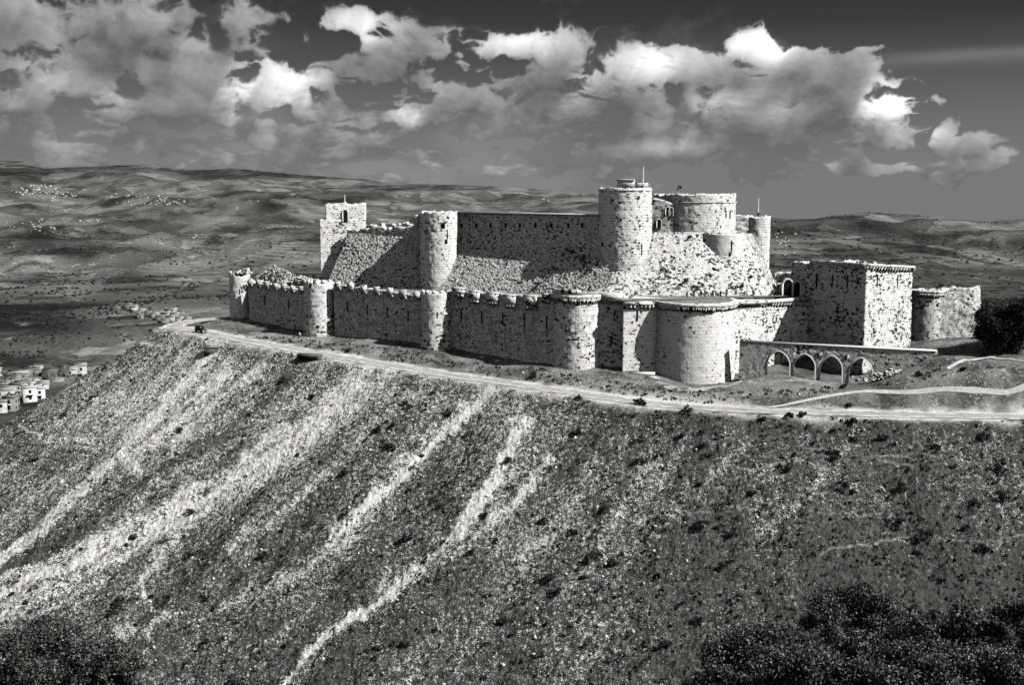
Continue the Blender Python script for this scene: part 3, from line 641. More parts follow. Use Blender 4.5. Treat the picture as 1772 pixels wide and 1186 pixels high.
w12, p12 = curtain('curtain_wall', (430, 391, 486, 541), (530, 369, 500, 568), 'shaded outer wall between the two leftmost round towers, with broken battlements', s=12, rag=.8)
merlons(w12, p12, 7, 2.0, 1.2)
w23, p23 = curtain('curtain_wall', (578, 360, 491, 586), (732, 345, 512, 606), 'long shaded outer wall between the second and third round towers, with small battlements', s=13, rag=.35)
merlons(w23, p23, 7, 2.2, 1.6)
w34, p34 = curtain('curtain_wall', (778, 341, 503, 612), (962, 318, 515, 640), 'shaded outer wall with hanging box machicolations, left of the fourth tower', s=14, rag=.1)
# upper parapet band and the box machicolations
a, b = p34; dv = (b-a)[:2]; LL = np.linalg.norm(dv); dv /= LL; nv_ = np.array((dv[1], -dv[0])); nv_ = nv_ if nv_[1] < 0 else -nv_
L0 = np.array(w34.location)
rzw = math.atan2(dv[1], dv[0])
for pxm, pxw, yt, yb in ((797, 22, 500, 514), (826, 18, 505, 525), (858, 20, 508, 528), (888, 20, 512, 533), (922, 22, 513, 536), (948, 12, 510, 524)):
    t = (pxm-778)/(962-778); c = a+(b-a)*t; Yc = c[1]; z1 = zat(yt, Yc-1); z0 = zat(yb-5, Yc-1); w = pxw*Yc/F*1.05
    cc = (c[0]+nv_[0]*.45, c[1]+nv_[1]*.45, (z0+z1)/2)
    bx = MB().box(cc, (w, 1.7, z1-z0), dv).build('box_machicolation', M['pitted'], w34, .03)
    MB().box((cc[0]+nv_[0]*.1, cc[1]+nv_[1]*.1, z1+.12), (w+.3, 2.0, .35), dv).build('coping', M['trim'], bx, .02, local=False).location = -bx.location-Vector(w34.location)
    bx.children[0].location = (-L0[0]*1, -L0[1], -L0[2])
    for k in np.linspace(-.42, .42, 4): inst(CORBEL, 'corbel', w34, (cc[0]+dv[0]*k*w+nv_[0]*.2-L0[0], cc[1]+dv[1]*k*w+nv_[1]*.2-L0[1], z0-L0[2]), rzw, (.9, 1.2, .9))
for k in range(5):
    t = .12+.2*k; c = a+(b-a)*t; c2_ = (c[0]-L0[0]+nv_[0]*.05, c[1]-L0[1]+nv_[1]*.05, c[2]-7.5-L0[2]); inst(SLIT, 'arrow_slit', w34, c2_, rzw, (1, 1, 1.6))
for R_, pp, n_, dz in ((w23, p23, 4, -7), (w12, p12, 2, -6)):
    for k in range(n_):
        t = (k+.7)/(n_+.4); c = pp[0]+(pp[1]-pp[0])*t; L1 = np.array(R_.location); inst(SLIT, 'arrow_slit', R_, (c[0]-L1[0], c[1]-L1[1], c[2]+dz-L1[2]), rzw, (1, 1, 1.4))
# footing rubble of wall 3-4
fo, _ = curtain('rubble_footing', (775, 336, 613, 622), (895, 322, 628, 646), 'low ruined rubble footing at the base of the shaded wall right of the third tower', 'rubble', 3., .5, 1.0, 17, cat='rubble')
# wall 4-5 and the square flank of the great drum tower
w45, p45 = curtain('curtain_wall', (1036, 317, 513, 640), (1084, 315.5, 514, 640), 'narrow strip of outer wall between the fourth tower and the drum tower flank', 'smooth', s=18, rag=0)
pc = [(q[0], q[1]) for q in (p45[0], p45[1])]
corbels(w45, pc, p45[0][2]-1.2, .98)
MB().box(((pc[0][0]+pc[1][0])/2+.1, (pc[0][1]+pc[1][1])/2-.35, p45[0][2]-.1), (8.6, 1.7, 2.2), np.subtract(pc[1], pc[0])).build('parapet', M['smooth'], w45, .05)
fl = root('square_tower', (*xy(1104, 315), zat(640, 312)-3), 'smooth pale square flank with a slit, joined to the left of the great drum tower', 'tower')
fpath = [xy(1077, 311.3, 580), xy(1131, 313.2, 580), xy(1190, 321, 580), xy(1095, 331, 580)]
zfl = zat(524, 312)
ringbuild('wall', fpath, zfl, zat(642, 311)-3, M['drum'], fl, 0, .5, .05, 1, 0, s=20, solidtop=True)
corbels(fl, [fpath[0], tuple(np.array(fpath[0])*.06+np.array(fpath[1])*.94)], zfl-.75, 1.2, sc_=1.2)
_m = (np.array(fpath[0])*.5+np.array(fpath[1])*.5); MB().box((_m[0], _m[1]-.15, zfl-.2), (8.6, 1.9, 1.05), np.subtract(fpath[1], fpath[0])).build('parapet', M['pitted'], fl, .05)
slits(fl, [(1104, 545, 312.1, (.7, 1, 1.3), -.1)])
st = root('stone_step', hit(1122, 650), 'bright stone slab and steps at the foot of the drum tower flank', 'steps')
_q = hit(1112, 648); MB().box((_q[0], _q[1], _q[2]+.2), (7, 2.2, .7), (1, -.15)).build('slab', M['trim'], st, .1)
_q = hit(1130, 655); MB().box((_q[0], _q[1], _q[2]+.1), (4, 2, .8), (1, -.3)).build('step', M['rubble'], st, .1)
# ---- right hand (south) curtain
w56, p56 = curtain('curtain_wall', (1262, 320, 519, 640), (1396, 337, 520, 606), 'sunlit pitted curtain wall behind the aqueduct, right of the drum tower', 'square', s=22, rag=0, amp=.14, batter=.06)
for _z in (0,):
    corbels(w56, [(q[0], q[1], q[2]-.85) for q in p56], 0, 1.2, sc_=1.25)
_d = np.subtract(p56[1][:2], p56[0][:2]); MB().box(((p56[0][0]+p56[1][0])/2+.2, (p56[0][1]+p56[1][1])/2-.3, (p56[0][2]+p56[1][2])/2-.35), (np.linalg.norm(_d), 1.5, 1.0), _d).build('parapet', M['drum'], w56, .06)
# ---- great square tower
sq = [xy(1368, 344, 530), xy(1496, 318, 530), xy(1576, 328, 530), xy(1480, 356, 530)]
t6 = root('square_tower', (*np.mean(sq, 0), zat(655, 318)-2), 'great square tower with one dark shaded face and one sunlit face, behind the aqueduct', 'tower')
zs = [zat(452, 344), zat(459, 318), zat(463, 328), zat(452, 350)]
ringbuild('wall', [(*p_, z) for p_, z in zip(sq, zs)], 0, zat(655, 318)-2, M['square'], t6, .018, .5, .15, 1.2, .6, s=24)
def band(R_, pts, h, w, mat, name='parapet'):
    """a parapet beam along a polyline of (x,y,z) standing proud outwards"""
    for p0, p1 in zip(pts[:-1], pts[1:]):
        p0, p1 = np.array(p0), np.array(p1); d = p1-p0; L = np.linalg.norm(d[:2]); n = np.array((d[1], -d[0]))/L; n = n if n[1] < 0 else -n
        N = max(2, int(L/.6)); V = []
        for i in range(N+1):
            q = p0+d*i/N
            for (o, z) in ((-.3, 0), (w, 0), (w, h*.5), (w, h), (-.3, h)): V.append((q[0]+n[0]*o, q[1]+n[1]*o, q[2]+z))
        V = np.array(V); uv = np.column_stack([np.repeat(np.arange(N+1)*L/N, 5), V[:, 2]]); mk(name, jit(V, .12, .9), gridfaces(N+1, 5), M[mat], R_, uv, ng=[[0, 1, 2, 3, 4], [N*5+k for k in (4, 3, 2, 1, 0)]])
b6 = [(sq[0][0]+4.5, sq[0][1]-6, zs[0]-.1), (sq[1][0], sq[1][1], zs[1]-.3), (sq[2][0], sq[2][1], zs[2]-.3)]
band(t6, b6, .8, 1.0, 'pitted')
for p0, p1 in zip(b6[:-1], b6[1:]): corbels(t6, [p0, p1], 0, 1.2, sc_=1.2)
slits(t6, [(1413, 485, 333.5, (1, 1, 1.7), rzw*0-1.1), (1440, 487, 329, (1, 1, 1.6), -.2), (1466, 487, 323.6, (1, 1, 1.6), -.2), (1518, 486, 320.4, (1, 1, 1.6), .1), (1553, 487, 324.8, (1, 1, 1.6), .1)])
# ---- walls further right
t7, c7, r7, z7, _ = tower('round_tower', 1602, 337, 31, 503, 612, 'square', 'low round tower right of the great square tower, partly hidden by the grassy mound', .015, .12, .3, s=28)
ringpart(t7, 'parapet', c7, r7-.2, r7+.9, z7-.7, z7+.2, 'pitted', 175, 320); ringpart(t7, 'painted_shade_band', c7, r7-.2, r7+.16, z7-1.9, z7-.7, 'shade_band', 180, 315); corbels(t7, arcpts(c7, r7, 180, 312, 40), z7-.7, 1.2, sc_=1.1)
p8 = [xy(1624, 332, 550), xy(1684, 333.5, 550), xy(1694, 350, 550), xy(1630, 352, 550)]
t8 = root('ruined_block', (*np.mean(p8, 0), zat(605, 330)-2), 'low ragged block at the far right end of the castle walls, beside the dark trees', 'tower')
z8 = [zat(499, 332), zat(497, 333.5), zat(496, 350), zat(496, 350)]
ringbuild('wall', [(*p_, z) for p_, z in zip(p8, z8)], 0, zat(605, 330)-3, M['west'], t8, .02, .5, .3, 1.3, 1.3, s=29, solidtop=True)
# ---- aqueduct
AQ0 = P(1280, 592, 307); AQ1 = P(1622, 609, 293)
def aqueduct():
    R_ = root('aqueduct', ((AQ0+AQ1)/2-np.array((0, 0, 10))), 'dark rubble aqueduct with four pointed arches in front of the square tower', 'aqueduct')
    A2, B2 = AQ0[:2], AQ1[:2]; L = np.linalg.norm(B2-A2); d = (B2-A2)/L; n = np.array((d[1], -d[0])); n = n if n[1] < 0 else -n
    def spx(px, py=635):   # distance along for a pixel column
        v = ray(px, py); k = v[0]/v[1]; # X = k Y ; A+td
        return (A2[0]-k*A2[1])/(k*d[1]-d[0])
    arches = [(spx(1328), spx(1366), 608, 646), (spx(1374), spx(1410), 613, 655), (spx(1420), spx(1457), 616, 660), (spx(1470), spx(1510), 620, 664)]
    S = []
    t = 0
    def ztop(s): return AQ0[2]+(AQ1[2]-AQ0[2])*s/L
    for (s0, s1, yp, yb) in arches:
        while t < s0-.3: S.append((t, -60.)); t += .5
        S.append((s0, -60.)); Ym = A2[1]+d[1]*(s0+s1)/2; zp = zat(yp, Ym); r = (s1-s0)/2; zsprg = zp-r*1.15
        for k in range(17):
            x = -1+2*k/16; arch = (1-abs(x)**2.0)**.5 if abs(x) < 1 else 0; S.append((s0+(s1-s0)*k/16, zsprg+(zp-zsprg)*(.55*arch+.45*(1-abs(x)**1.4))))
        S.append((s1, -60.)); t = s1+.3
    while t < L: S.append((t, -60.)); t += .5
    S.append((L, -60.))
    V = []; W = 1.9; nvv = 14; uv = []
    for (s, lo) in S:
        q = A2+d*s; zt_ = ztop(s); row = []
        for k in range(nvv+1): z = lo+(zt_-lo)*k/nvv; V.append((q[0], q[1], z)); uv.append((s, z))
        for k in range(nvv+1): z = zt_+(lo-zt_)*k/nvv; V.append((q[0]-n[0]*W, q[1]-n[1]*W, z)); uv.append((s, z+30))
    V = np.array(V); nr = 2*(nvv+1)
    fc = gridfaces(len(S), nr); cl = [(i*nr+nr-1, (i+1)*nr+nr-1, (i+1)*nr, i*nr) for i in range(len(S)-1)]
    # keep jamb edges straight: jitter only gently
    V = jit(V, .10, 1.)
    mk('wall', V, np.vstack([fc, cl]), M['aqueduct'], R_, uv)
    for (s0, s1, yp, yb) in arches:      # pale dressed jambs and voussoirs
        Ym = A2[1]+d[1]*(s0+s1)/2; zp = zat(yp, Ym); r = (s1-s0)/2; zsprg = zp-r*1.15; pts = [(s0, -56.)]
        for k in range(17):
            x = -1+2*k/16; arch = (1-abs(x)**2.0)**.5 if abs(x) < 1 else 0; pts.append((s0+(s1-s0)*k/16, zsprg+(zp-zsprg)*(.55*arch+.45*(1-abs(x)**1.4))))
        pts.append((s1, -56.)); V = []; mid = ((s0+s1)/2, zsprg)
        for i, (s, z) in enumerate(pts):
            dx = s-mid[0]; dz = max(z-mid[1], 0); q = math.hypot(dx, dz)+1e-6; ox, oz = dx/q*.28, dz/q*.28
            for (off, dep) in ((-.12, .12), (1, .12), (1, -W-.1), (-.12, -W-.1)):
                ss, z2 = s+ox*off, z+oz*off; q2 = A2+d*ss+n*dep; V.append((q2[0], q2[1], z2))
        V = np.array(V); mk('arch_ring', V, gridfaces(len(pts), 4), M['trim'], R_, np.column_stack([V[:, 0], V[:, 2]]))
    cop = MB(); q0 = A2; 
    c0 = A2-n*W/2; c1_ = B2-n*W/2
    V = []
    for q, z in ((c0, AQ0[2]), (c1_, AQ1[2])):
        for (o, zz) in ((-1.15, .02), (1.15, .02), (1.15, .3), (-1.15, .3)): V.append((q[0]+n[0]*o, q[1]+n[1]*o, z+zz))
    cop.add(V, [(0, 1, 5, 4), (1, 2, 6, 5), (2, 3, 7, 6), (3, 0, 4, 7), (0, 3, 2, 1), (4, 5, 6, 7)]).build('coping', M['trim'], R_)
    for px, py in ((1416, 615), (1464, 619)):
        s = spx(px, py); q = A2+d*s+n*.02; z = zat(py, q[1]); inst(SLIT, 'window', R_, np.array((q[0], q[1], z))-np.array(R_.location), math.atan2(d[1], d[0]), (1.8, .6, .55))
    cols_ = MB()
aqueduct()
# ================================================================== KEEP
def terr(x, y): return -33.4-(y-322)*.042
ter = [c1, c2, c3, c4, fpath[0], c5, (p56[1][0], p56[1][1]), (sq[0][0]+6, sq[0][1]), (sq[0][0]+10, 410), (0, 430), (c1[0]+6, c1[1]+22)]
_b = bmesh.new(); _v = [_b.verts.new((x, y+1.2, terr(x, y))) for x, y in ter]; _f = _b.faces.new(_v); bmesh.ops.triangulate(_b, faces=[_f])
_me = bpy.data.meshes.new('terrace'); _b.to_mesh(_me); _me.materials.append(M['gravel']); _o = bpy.data.objects.new('terrace', _me); COL.objects.link(_o); tag(_o, 'flat walkway between outer wall and keep', kind='structure')
def sheet(name, bot, top, mat, R_, nu, nv, amp, s=1, ns=1.2):
    """bot/top polylines of xyz"""
    def rs(l, n): 
        l = np.array(l, float); c = np.concatenate([[0], np.cumsum(np.linalg.norm(np.diff(l, axis=0), axis=1))]); t = np.linspace(0, c[-1], n); return np.column_stack([np.interp(t, c, l[:, k]) for k in range(3)]), c[-1]
    B, Lb = rs(bot, nu); T, Lt = rs(top, nu); k = np.linspace(0, 1, nv)[None, :, None]
    V = (B[:, None]*(1-k)+T[:, None]*k).reshape(-1, 3); H_ = np.linalg.norm(T-B, axis=1).mean()
    uv = np.column_stack([np.repeat(np.linspace(0, Lb, nu), nv), np.tile(np.linspace(0, H_, nv), nu)])
    return mk(name, jit(V, amp, ns, s, 4), gridfaces(nu, nv), M[mat], R_, uv)
# keep line on the west: positions of wall face
def kp(px, Y, py): return P(px, py, Y)
# K1 square tower
k1 = [xy(554, 396, 430), xy(632, 400.5, 430), xy(634, 417, 430), xy(560, 413, 430)]
R1 = root('square_tower', (*np.mean(k1, 0), -40), 'square keep tower with an arched window and flagpole at the left of the keep', 'tower')
ringbuild('wall', k1, zat(379, 400), -40, M['smooth'], R1, .01, .5, .07, 1, .25, s=33, solidtop=True)
k1u = [xy(563, 396.8, 370), xy(632, 400.8, 370), xy(634, 416, 370), xy(568, 412, 370)]
ringbuild('upper_storey', k1u, zat(352.5, 400), zat(382, 400), M['smooth'], R1, 0, .5, .1, 1, .5, s=34)
_p = P(597.5, 384, 398.6)-np.array(R1.location); _r = math.atan2(k1[1][1]-k1[0][1], k1[1][0]-k1[0][0])
_w = inst(WIN, 'window', R1, _p, _r, (1, 1, 1.15)); inst(WFR, 'window_frame', _w)
def mast(px, ybase, ytop, Y, label, name='flagpole', cat='pole', flag=False):
    a_ = P(px, ybase, Y); R_ = root(name, a_, label, cat); MB().tube([a_, a_+np.array((0, 0, zat(ytop, Y)-a_[2]))], [.16, .09], 8).build('pole', M['white'], R_)
    MB().box((a_[0], a_[1], a_[2]+.5), (.9, .9, 1.2)).build('base', M['rubble'], R_, .08); return R_
mast(597, 354, 337, 403, 'thin white flagpole on top of the square keep tower')
# west keep walls above the glacis
kA, kpA = curtain('keep_wall', (600, 394, 396, 420), (733, 381, 388, 430), 'shaded ruined wall top between square keep tower and slim round keep tower', 'west', 2.5, .16, 1.1, 36, sink=12)
kB, kpB = curtain('keep_wall', (785, 377, 368, 430), (1045, 348, 372, 430), 'long shaded high wall of the keep with a row of small openings, left of the big round tower', 'west', 2.5, .1, .12, 37, sink=14)
kC, _ = curtain('keep_wall', (630, 412, 388, 410), (730, 400, 387, 410), 'sunlit broken wall stub behind the ruined wall top of the keep', 'smooth', 2., .2, 1.4, 38, sink=10)
MB().box(((kpB[0][0]+kpB[1][0])/2, (kpB[0][1]+kpB[1][1])/2+.3, (kpB[0][2]+kpB[1][2])/2+.1), (np.linalg.norm((kpB[1]-kpB[0])[:2]), 2.2, .35), (kpB[1]-kpB[0])[:2]).build('coping', M['trim'], kB, .05)
L1 = np.array(kB.location); rk = math.atan2(*(kpB[1]-kpB[0])[:2][::-1])
for px in (800, 827, 853, 880, 905, 932, 959, 987, 1010): 
    t = (px-785)/260; c = kpB[0]+(kpB[1]-kpB[0])*t; inst(SLIT, 'window', kB, (c[0]-L1[0], c[1]-L1[1], zat(390, c[1])-L1[2]), rk, (2.6, 1, .62))
inst(SLIT, 'window', kB, (P(959, 421, 357.5)-L1), rk, (2.6, 1, .6)); 
# keep round towers
k2, ck2, rk2, zk2, _ = tower('round_tower', 760, 376, 32, 366, 500, 'smooth', 'slim round keep tower in the middle of the sloping glacis, above the third outer tower', .012, .13, .6, s=40, pymid=430)
cylslit(k2, ck2, rk2, 774, 405, 1.3); cylslit(k2, ck2, rk2, 772, 418, .6, 3, 'hole'); cylslit(k2, ck2, rk2, 767, 390, .7, 4, 'hole')
MB().box((ck2[0]-rk2-1.2, ck2[1]+.5, zat(375, 372)-1.5), (1.8, 2, 4)).build('merlon', M['west'], k2, .2)
k3, ck3, rk3, zk3, _ = tower('round_tower', 1081, 351, 45, 325, 500, 'smooth', 'biggest round keep tower with a railing and mast on its roof', .022, .13, .3, s=41, pymid=400)
ringpart(k3, 'cornice', ck3, rk3-.1, rk3+.18, zk3-.9, zk3-.6, 'smooth')
for px, py, h, w in ((1043, 423, .6, 3.2), (1110, 431, 1.3, 1), (1075, 380, .3, 2)): cylslit(k3, ck3, rk3+.3, px, py, h, w)
# low hut, railing and mast on the big tower
hut = root('rooftop_hut', P(1082, 324, 350), 'low whitewashed hut on the roof of the biggest round keep tower', 'hut')
_q = P(1083, 318, 350); MB().box((_q[0], _q[1], _q[2]+.1), (5.5, 3, 2.6), (1, -.1)).build('wall', M['white'], hut, .1); _q = P(1109, 321, 350); MB().box((_q[0]+.0, _q[1], _q[2]), (4.6, 2.4, 1.6), (1, -.1)).build('annex', M['white'], hut, .06); MB().box((_q[0]-5, _q[1], _q[2]+1.75), (6, 3.4, .2), (1, -.1)).build('roof', M['render1'], hut)
_q = P(1080, 320, 350); MB().box((_q[0], _q[1]-1.6, _q[2]-.4), (1, .25, 1.3), (1, -.1)).build('door', M['dark'], hut)
rail = root('railing', (ck3[0], ck3[1], zk3), 'thin metal railing around the roof of the biggest round keep tower', 'railing')
for a in np.linspace(math.radians(185), math.radians(350), 14): MB().tube([(ck3[0]+(rk3-.5)*math.cos(a), ck3[1]+(rk3-.5)*math.sin(a), zk3-.3), (ck3[0]+(rk3-.5)*math.cos(a), ck3[1]+(rk3-.5)*math.sin(a), zk3+1.1)], .04, 4).build('post', M['metal'], rail)
for h_ in (.55, 1.1): MB().tube([(ck3[0]+(rk3-.5)*math.cos(a), ck3[1]+(rk3-.5)*math.sin(a), zk3+h_) for a in np.linspace(math.radians(185), math.radians(350), 24)], .035, 4).build('rail', M['metal'], rail)
mast(1113, 324, 288, 348, 'tall thin antenna mast on the roof of the biggest round keep tower', 'mast', 'mast')
# K4 large half-ruined drum on the south with ledge
k4, ck4, rk4, zk4, _ = tower('round_tower', 1201, 364, 70, 335, 500, 'smooth', 'broad keep tower with a projecting ledge, right of the biggest round tower', .004, .15, .6, s=43, pymid=370)
ringpart(k4, 'ledge', ck4, rk4-.2, rk4+.7, zat(402, 350)-.5, zat(402, 350), 'trim', 235, 345)
ringpart(k4, 'string_course', ck4, rk4-.2, rk4+.22, zat(350, 349)-.2, zat(350, 349), 'pitted', 190, 365)
cylslit(k4, ck4, rk4, 1256, 371, 1., 1); cylslit(k4, ck4, rk4, 1263, 371, 1.1)
kD, kpD = curtain('keep_wall', (1120, 352, 336, 405), (1163, 350.5, 352, 405), 'tall broken wall with arched windows between the biggest round tower and the broad keep tower', 'pitted', 3, .16, .3, 44, sink=8)
L1 = np.array(kD.location)
for px, py, sc_ in ((1140, 395, .75), (1155, 373, .7), (1161, 374, .7)):
    w_ = inst(WIN, 'window', kD, P(px, py, 350.9)-L1, -.03, (sc_, 1, sc_)); inst(WFR, 'window_frame', w_)
# K5
k5, ck5, rk5, zk5, _ = tower('round_tower', 1309, 366, 22.5, 373, 480, 'smooth', 'rightmost round keep tower with a thin mast, behind the sloping glacis', .0, .14, .8, s=46, pymid=420)
kE, kpE = curtain('keep_wall', (1262, 362, 373, 420), (1296, 362, 373, 420), 'short pitted wall linking the broad keep tower to the rightmost round keep tower', 'pitted', 3, .2, .5, 47, sink=6)
mast(1312, 372, 343, 366, 'thin mast on the rightmost round keep tower', 'mast', 'mast')
# glacis
TB = lambda px, py, Y: tuple(P(px, py, Y))
g1 = root('glacis', (*xy(650, 385), -36), 'rough shaded-and-sunlit sloping glacis between the square keep tower and the slim round keep tower', 'sloping wall')
gz = lambda px, Y: (*xy(px, Y, 495), terr(0, Y)-.8)
sheet('slope', [gz(562, 389.5), gz(640, 382), gz(735, 373.5)], [TB(604, 402, 393), TB(660, 407, 388), TB(742, 412, 380)], 'glacis', g1, 220, 120, .15, 51, .6)
sheet('side', [gz(575, 398), gz(562, 389.5)], [TB(606, 400, 398), TB(604, 402, 393)], 'glacis', g1, 14, 60, .3, 52)
g2 = root('glacis', (*xy(900, 365), -36), 'long eroded sloping glacis between the slim and the biggest round keep towers', 'sloping wall')
sheet('slope', [gz(742, 370), gz(900, 354), gz(1060, 338)], [TB(780, 424, 377), TB(900, 426, 363.5), TB(1050, 428, 347)], 'glacis', g2, 380, 120, .16, 53, .6)
g3 = root('glacis', (ck3[0], ck3[1], -36), 'blinding white pitted sloping glacis on the sunny side of the keep below the broad tower', 'sloping wall')
an = np.radians(np.linspace(195, 320, 60)); za, zb_ = -25.5, -34.8
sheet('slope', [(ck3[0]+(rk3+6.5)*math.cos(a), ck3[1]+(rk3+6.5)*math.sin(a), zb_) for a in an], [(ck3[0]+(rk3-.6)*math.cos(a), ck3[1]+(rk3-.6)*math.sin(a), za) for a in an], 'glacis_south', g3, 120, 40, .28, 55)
zs_ = terr(0, 335)-.8
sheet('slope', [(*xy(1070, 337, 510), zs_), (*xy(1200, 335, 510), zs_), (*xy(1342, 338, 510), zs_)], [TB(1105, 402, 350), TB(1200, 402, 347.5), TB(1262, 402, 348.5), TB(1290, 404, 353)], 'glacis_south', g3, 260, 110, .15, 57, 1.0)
sheet('side', [(*xy(1342, 338, 510), zs_), (*xy(1352, 350, 510), zs_), (*xy(1335, 375, 510), zs_)], [TB(1290, 404, 353), TB(1300, 404, 360), TB(1310, 404, 372)], 'glacis', g3, 50, 60, .3, 58)
# buttress emerging on the south glacis
kb, ckb, rkb, zkb, _ = tower('round_buttress', 1248, 350.5, 38, 404, 520, 'drum', 'smooth rounded buttress rising out of the white glacis below the broad keep tower', .02, .06, .1, cat='buttress', s=59, pymid=450)
cylslit(kb, ckb, rkb, 1266, 427, 1.6); cylslit(kb, ckb, rkb, 1263, 440, .5, 2, 'hole')
# low wall in front of the glacis foot, west corner
lw, _ = curtain('terrace_wall', (960, 326, 503, 520), (1075, 318, 508, 522), 'low bright terrace wall at the glacis foot above the fourth outer tower', 'smooth', 1.5, .08, .1, 61, sink=2)
# gate and turret near square tower
gt = root('gate_arch', (*xy(1368, 336), -36), 'ruined arched gateway at the end of the walkway, left of the great square tower', 'gate')
wallbuild('wall', [(*xy(1348, 338, 505), zat(492, 338), -36), (*xy(1392, 338, 505), zat(487, 338), -36)], M['pitted'], gt, 3, .5, .14, 1, .6, 63)
_w = inst(DOOR, 'doorway', gt, np.array((*xy(1362, 337.9, 510), -34.6))-np.array(gt.location), 0, (1, 1, 1)); inst(DFR, 'door_surround', _w)
_w = inst(WIN, 'window', gt, np.array((*xy(1378, 337.9, 510), -34.2))-np.array(gt.location), 0, (1.3, 1, 1.2)); inst(WFR, 'window_frame', _w)
tu, _ = curtain('turret', (1341, 352, 471, 500), (1369, 350, 471, 500), 'small broken turret behind the arched gateway', 'pitted', 4, .15, .4, 65, sink=5, cat='turret')
# ruin heap on the terrace behind the two leftmost towers
def rubble(name, px, py, Y, n, sx, sz, label, smin=.5, smax=1.6, sy=4):
    c = P(px, py, Y); R_ = root(name, c, label, 'rubble'); mb = MB()
    for i in range(n):
        x = random.gauss(0, sx*.45); y = random.uniform(-sy, sy); h = max(0, sz*(1-abs(x)/sx))*random.random(); w = random.uniform(smin, smax)
        mb.box((c[0]+x, c[1]+y, c[2]+h-.3), (w, w*random.uniform(.6, 1.2), w*random.uniform(.5, 1)), (random.random()+.1, random.random()-.5))
    st_ = mb.build('stones', M['rubble'], R_, .35); st_['kind'] = 'stuff'
rubble('rubble_heap', 478, 486, 398, 620, 11, 6.0, 'heap of ruined masonry rising behind the leftmost outer wall', .2, .7)
rubble('rubble_heap', 520, 488, 388, 320, 9, 2.4, 'low line of bright ruined stones left of the square keep tower', .25, .8)
rubble('rubble_heap', 423, 472, 402, 40, 3.5, 1.6, 'few broken blocks on top of the far left round tower')
ru, _ = curtain('ruined_wall', (436, 405, 482, 500), (556, 398, 478, 500), 'bright ruined inner wall behind the leftmost outer wall', 'pitted', 2, .3, 1.6, 67, sink=3)
rubble('rubble_heap', 1548, 655, 294, 340, 8, 3.0, 'bank of fallen stones at the right end of the aqueduct', .2, .8, 4)
rubble('rubble_heap', 1005, 649, 312, 160, 9, 1.2, 'scattered rubble at the base of the fourth outer tower', .3, .9, 2)
# small stone structures by the road
def hitbox(name, px, py, e, mat, label, cat, ax=(1, -.5), amp=.15):
    q = hit(px, py); R_ = root(name, q, label, cat); MB().box((q[0], q[1], q[2]+e[2]/2-.8), e, ax).build('body', M[mat], R_, amp); return R_, q
hb, q = hitbox('stone_hut', 366, 611, (4.6, 3, 2.6), 'render3', 'dark boxy stone shelter below the road at the left', 'hut', (1, .25)); MB().box((q[0], q[1], q[2]+2.0), (5, 3.4, .3), (1, .25)).build('roof', M['render2'], hb)
hb, q = hitbox('culvert', 536, 621, (7.5, 2.5, 2.2), 'render3', 'dark stone culvert mouth under the road', 'culvert', (1, -.3)); MB().box((q[0], q[1]-.6, q[2]+.4), (6.2, 1.6, 1.2), (1, -.3)).build('opening', M['dark'], hb)
# ================================================================== vegetation
def leafcloud(centers, radii, n, size, flat=.8, tone=(0, 1)):
    """n leaves spread on / in clumps; returns V,Q,tone"""
    centers = np.asarray(centers, float); radii = np.asarray(radii, float); k = rng.integers(0, len(centers), n)
    d = rng.normal(size=(n, 3)); d /= np.linalg.norm(d, axis=1)[:, None]; rr = radii[k]*(rng.random(n)[:, None]**.45)*(1+.25*rng.normal(size=(n, 1)))
    c = centers[k]+d*rr*np.array((1, 1, flat))
    a = rng.normal(size=(n, 3)); a /= np.linalg.norm(a, axis=1)[:, None]; b = np.cross(a, rng.normal(size=(n, 3))); b /= np.linalg.norm(b, axis=1)[:, None]
    s = size*(.6+.8*rng.random((n, 1)))
    V = np.stack([c-a*s, c-b*s*.5, c+a*s, c+b*s*.5], 1).reshape(-1, 3); Q = np.arange(4*n).reshape(-1, 4)
    t = np.repeat(np.clip(rng.random(n)**2.2, 0, 1), 4)
    return V, Q, t
def bush(name, base, w, h, n, size, mat, label, cat='bush', group=None, trunk=True, clumps=26, squat=.7):
    base = np.array(base, float); R_ = root(name, base, label, cat, group)
    cs = []; rs = []
    for i in range(clumps):
        a = random.uniform(0, 2*math.pi); q = random.random()**.5*.8; z = h*(.25+.6*random.random()*(1-q*q*.7)); cs.append(base+np.array((math.cos(a)*q*w/2, math.sin(a)*q*w/2, z))); rs.append(random.uniform(.13, .24)*min(w, h*1.4))
    rs = np.array(rs)[:, None]; V, Q, t = leafcloud(cs, rs, n, size, squat)
    V[:, 2] = np.maximum(V[:, 2], base[2]-h*.25)
    mk('crown', V, Q, M[mat], R_, attr={'tone': t})
    if trunk:
        mb = MB()
        for i in range(7):
            c = cs[i]; mid = base*.5+c*.5+np.array((random.uniform(-.1, .1)*w, 0, -.05*h)); mb.tube([base-np.array((0, 0, .5)), mid, c], [.035*h, .02*h, .008*h], 5)
        mb.build('trunk', M['bark'], R_)
    return R_
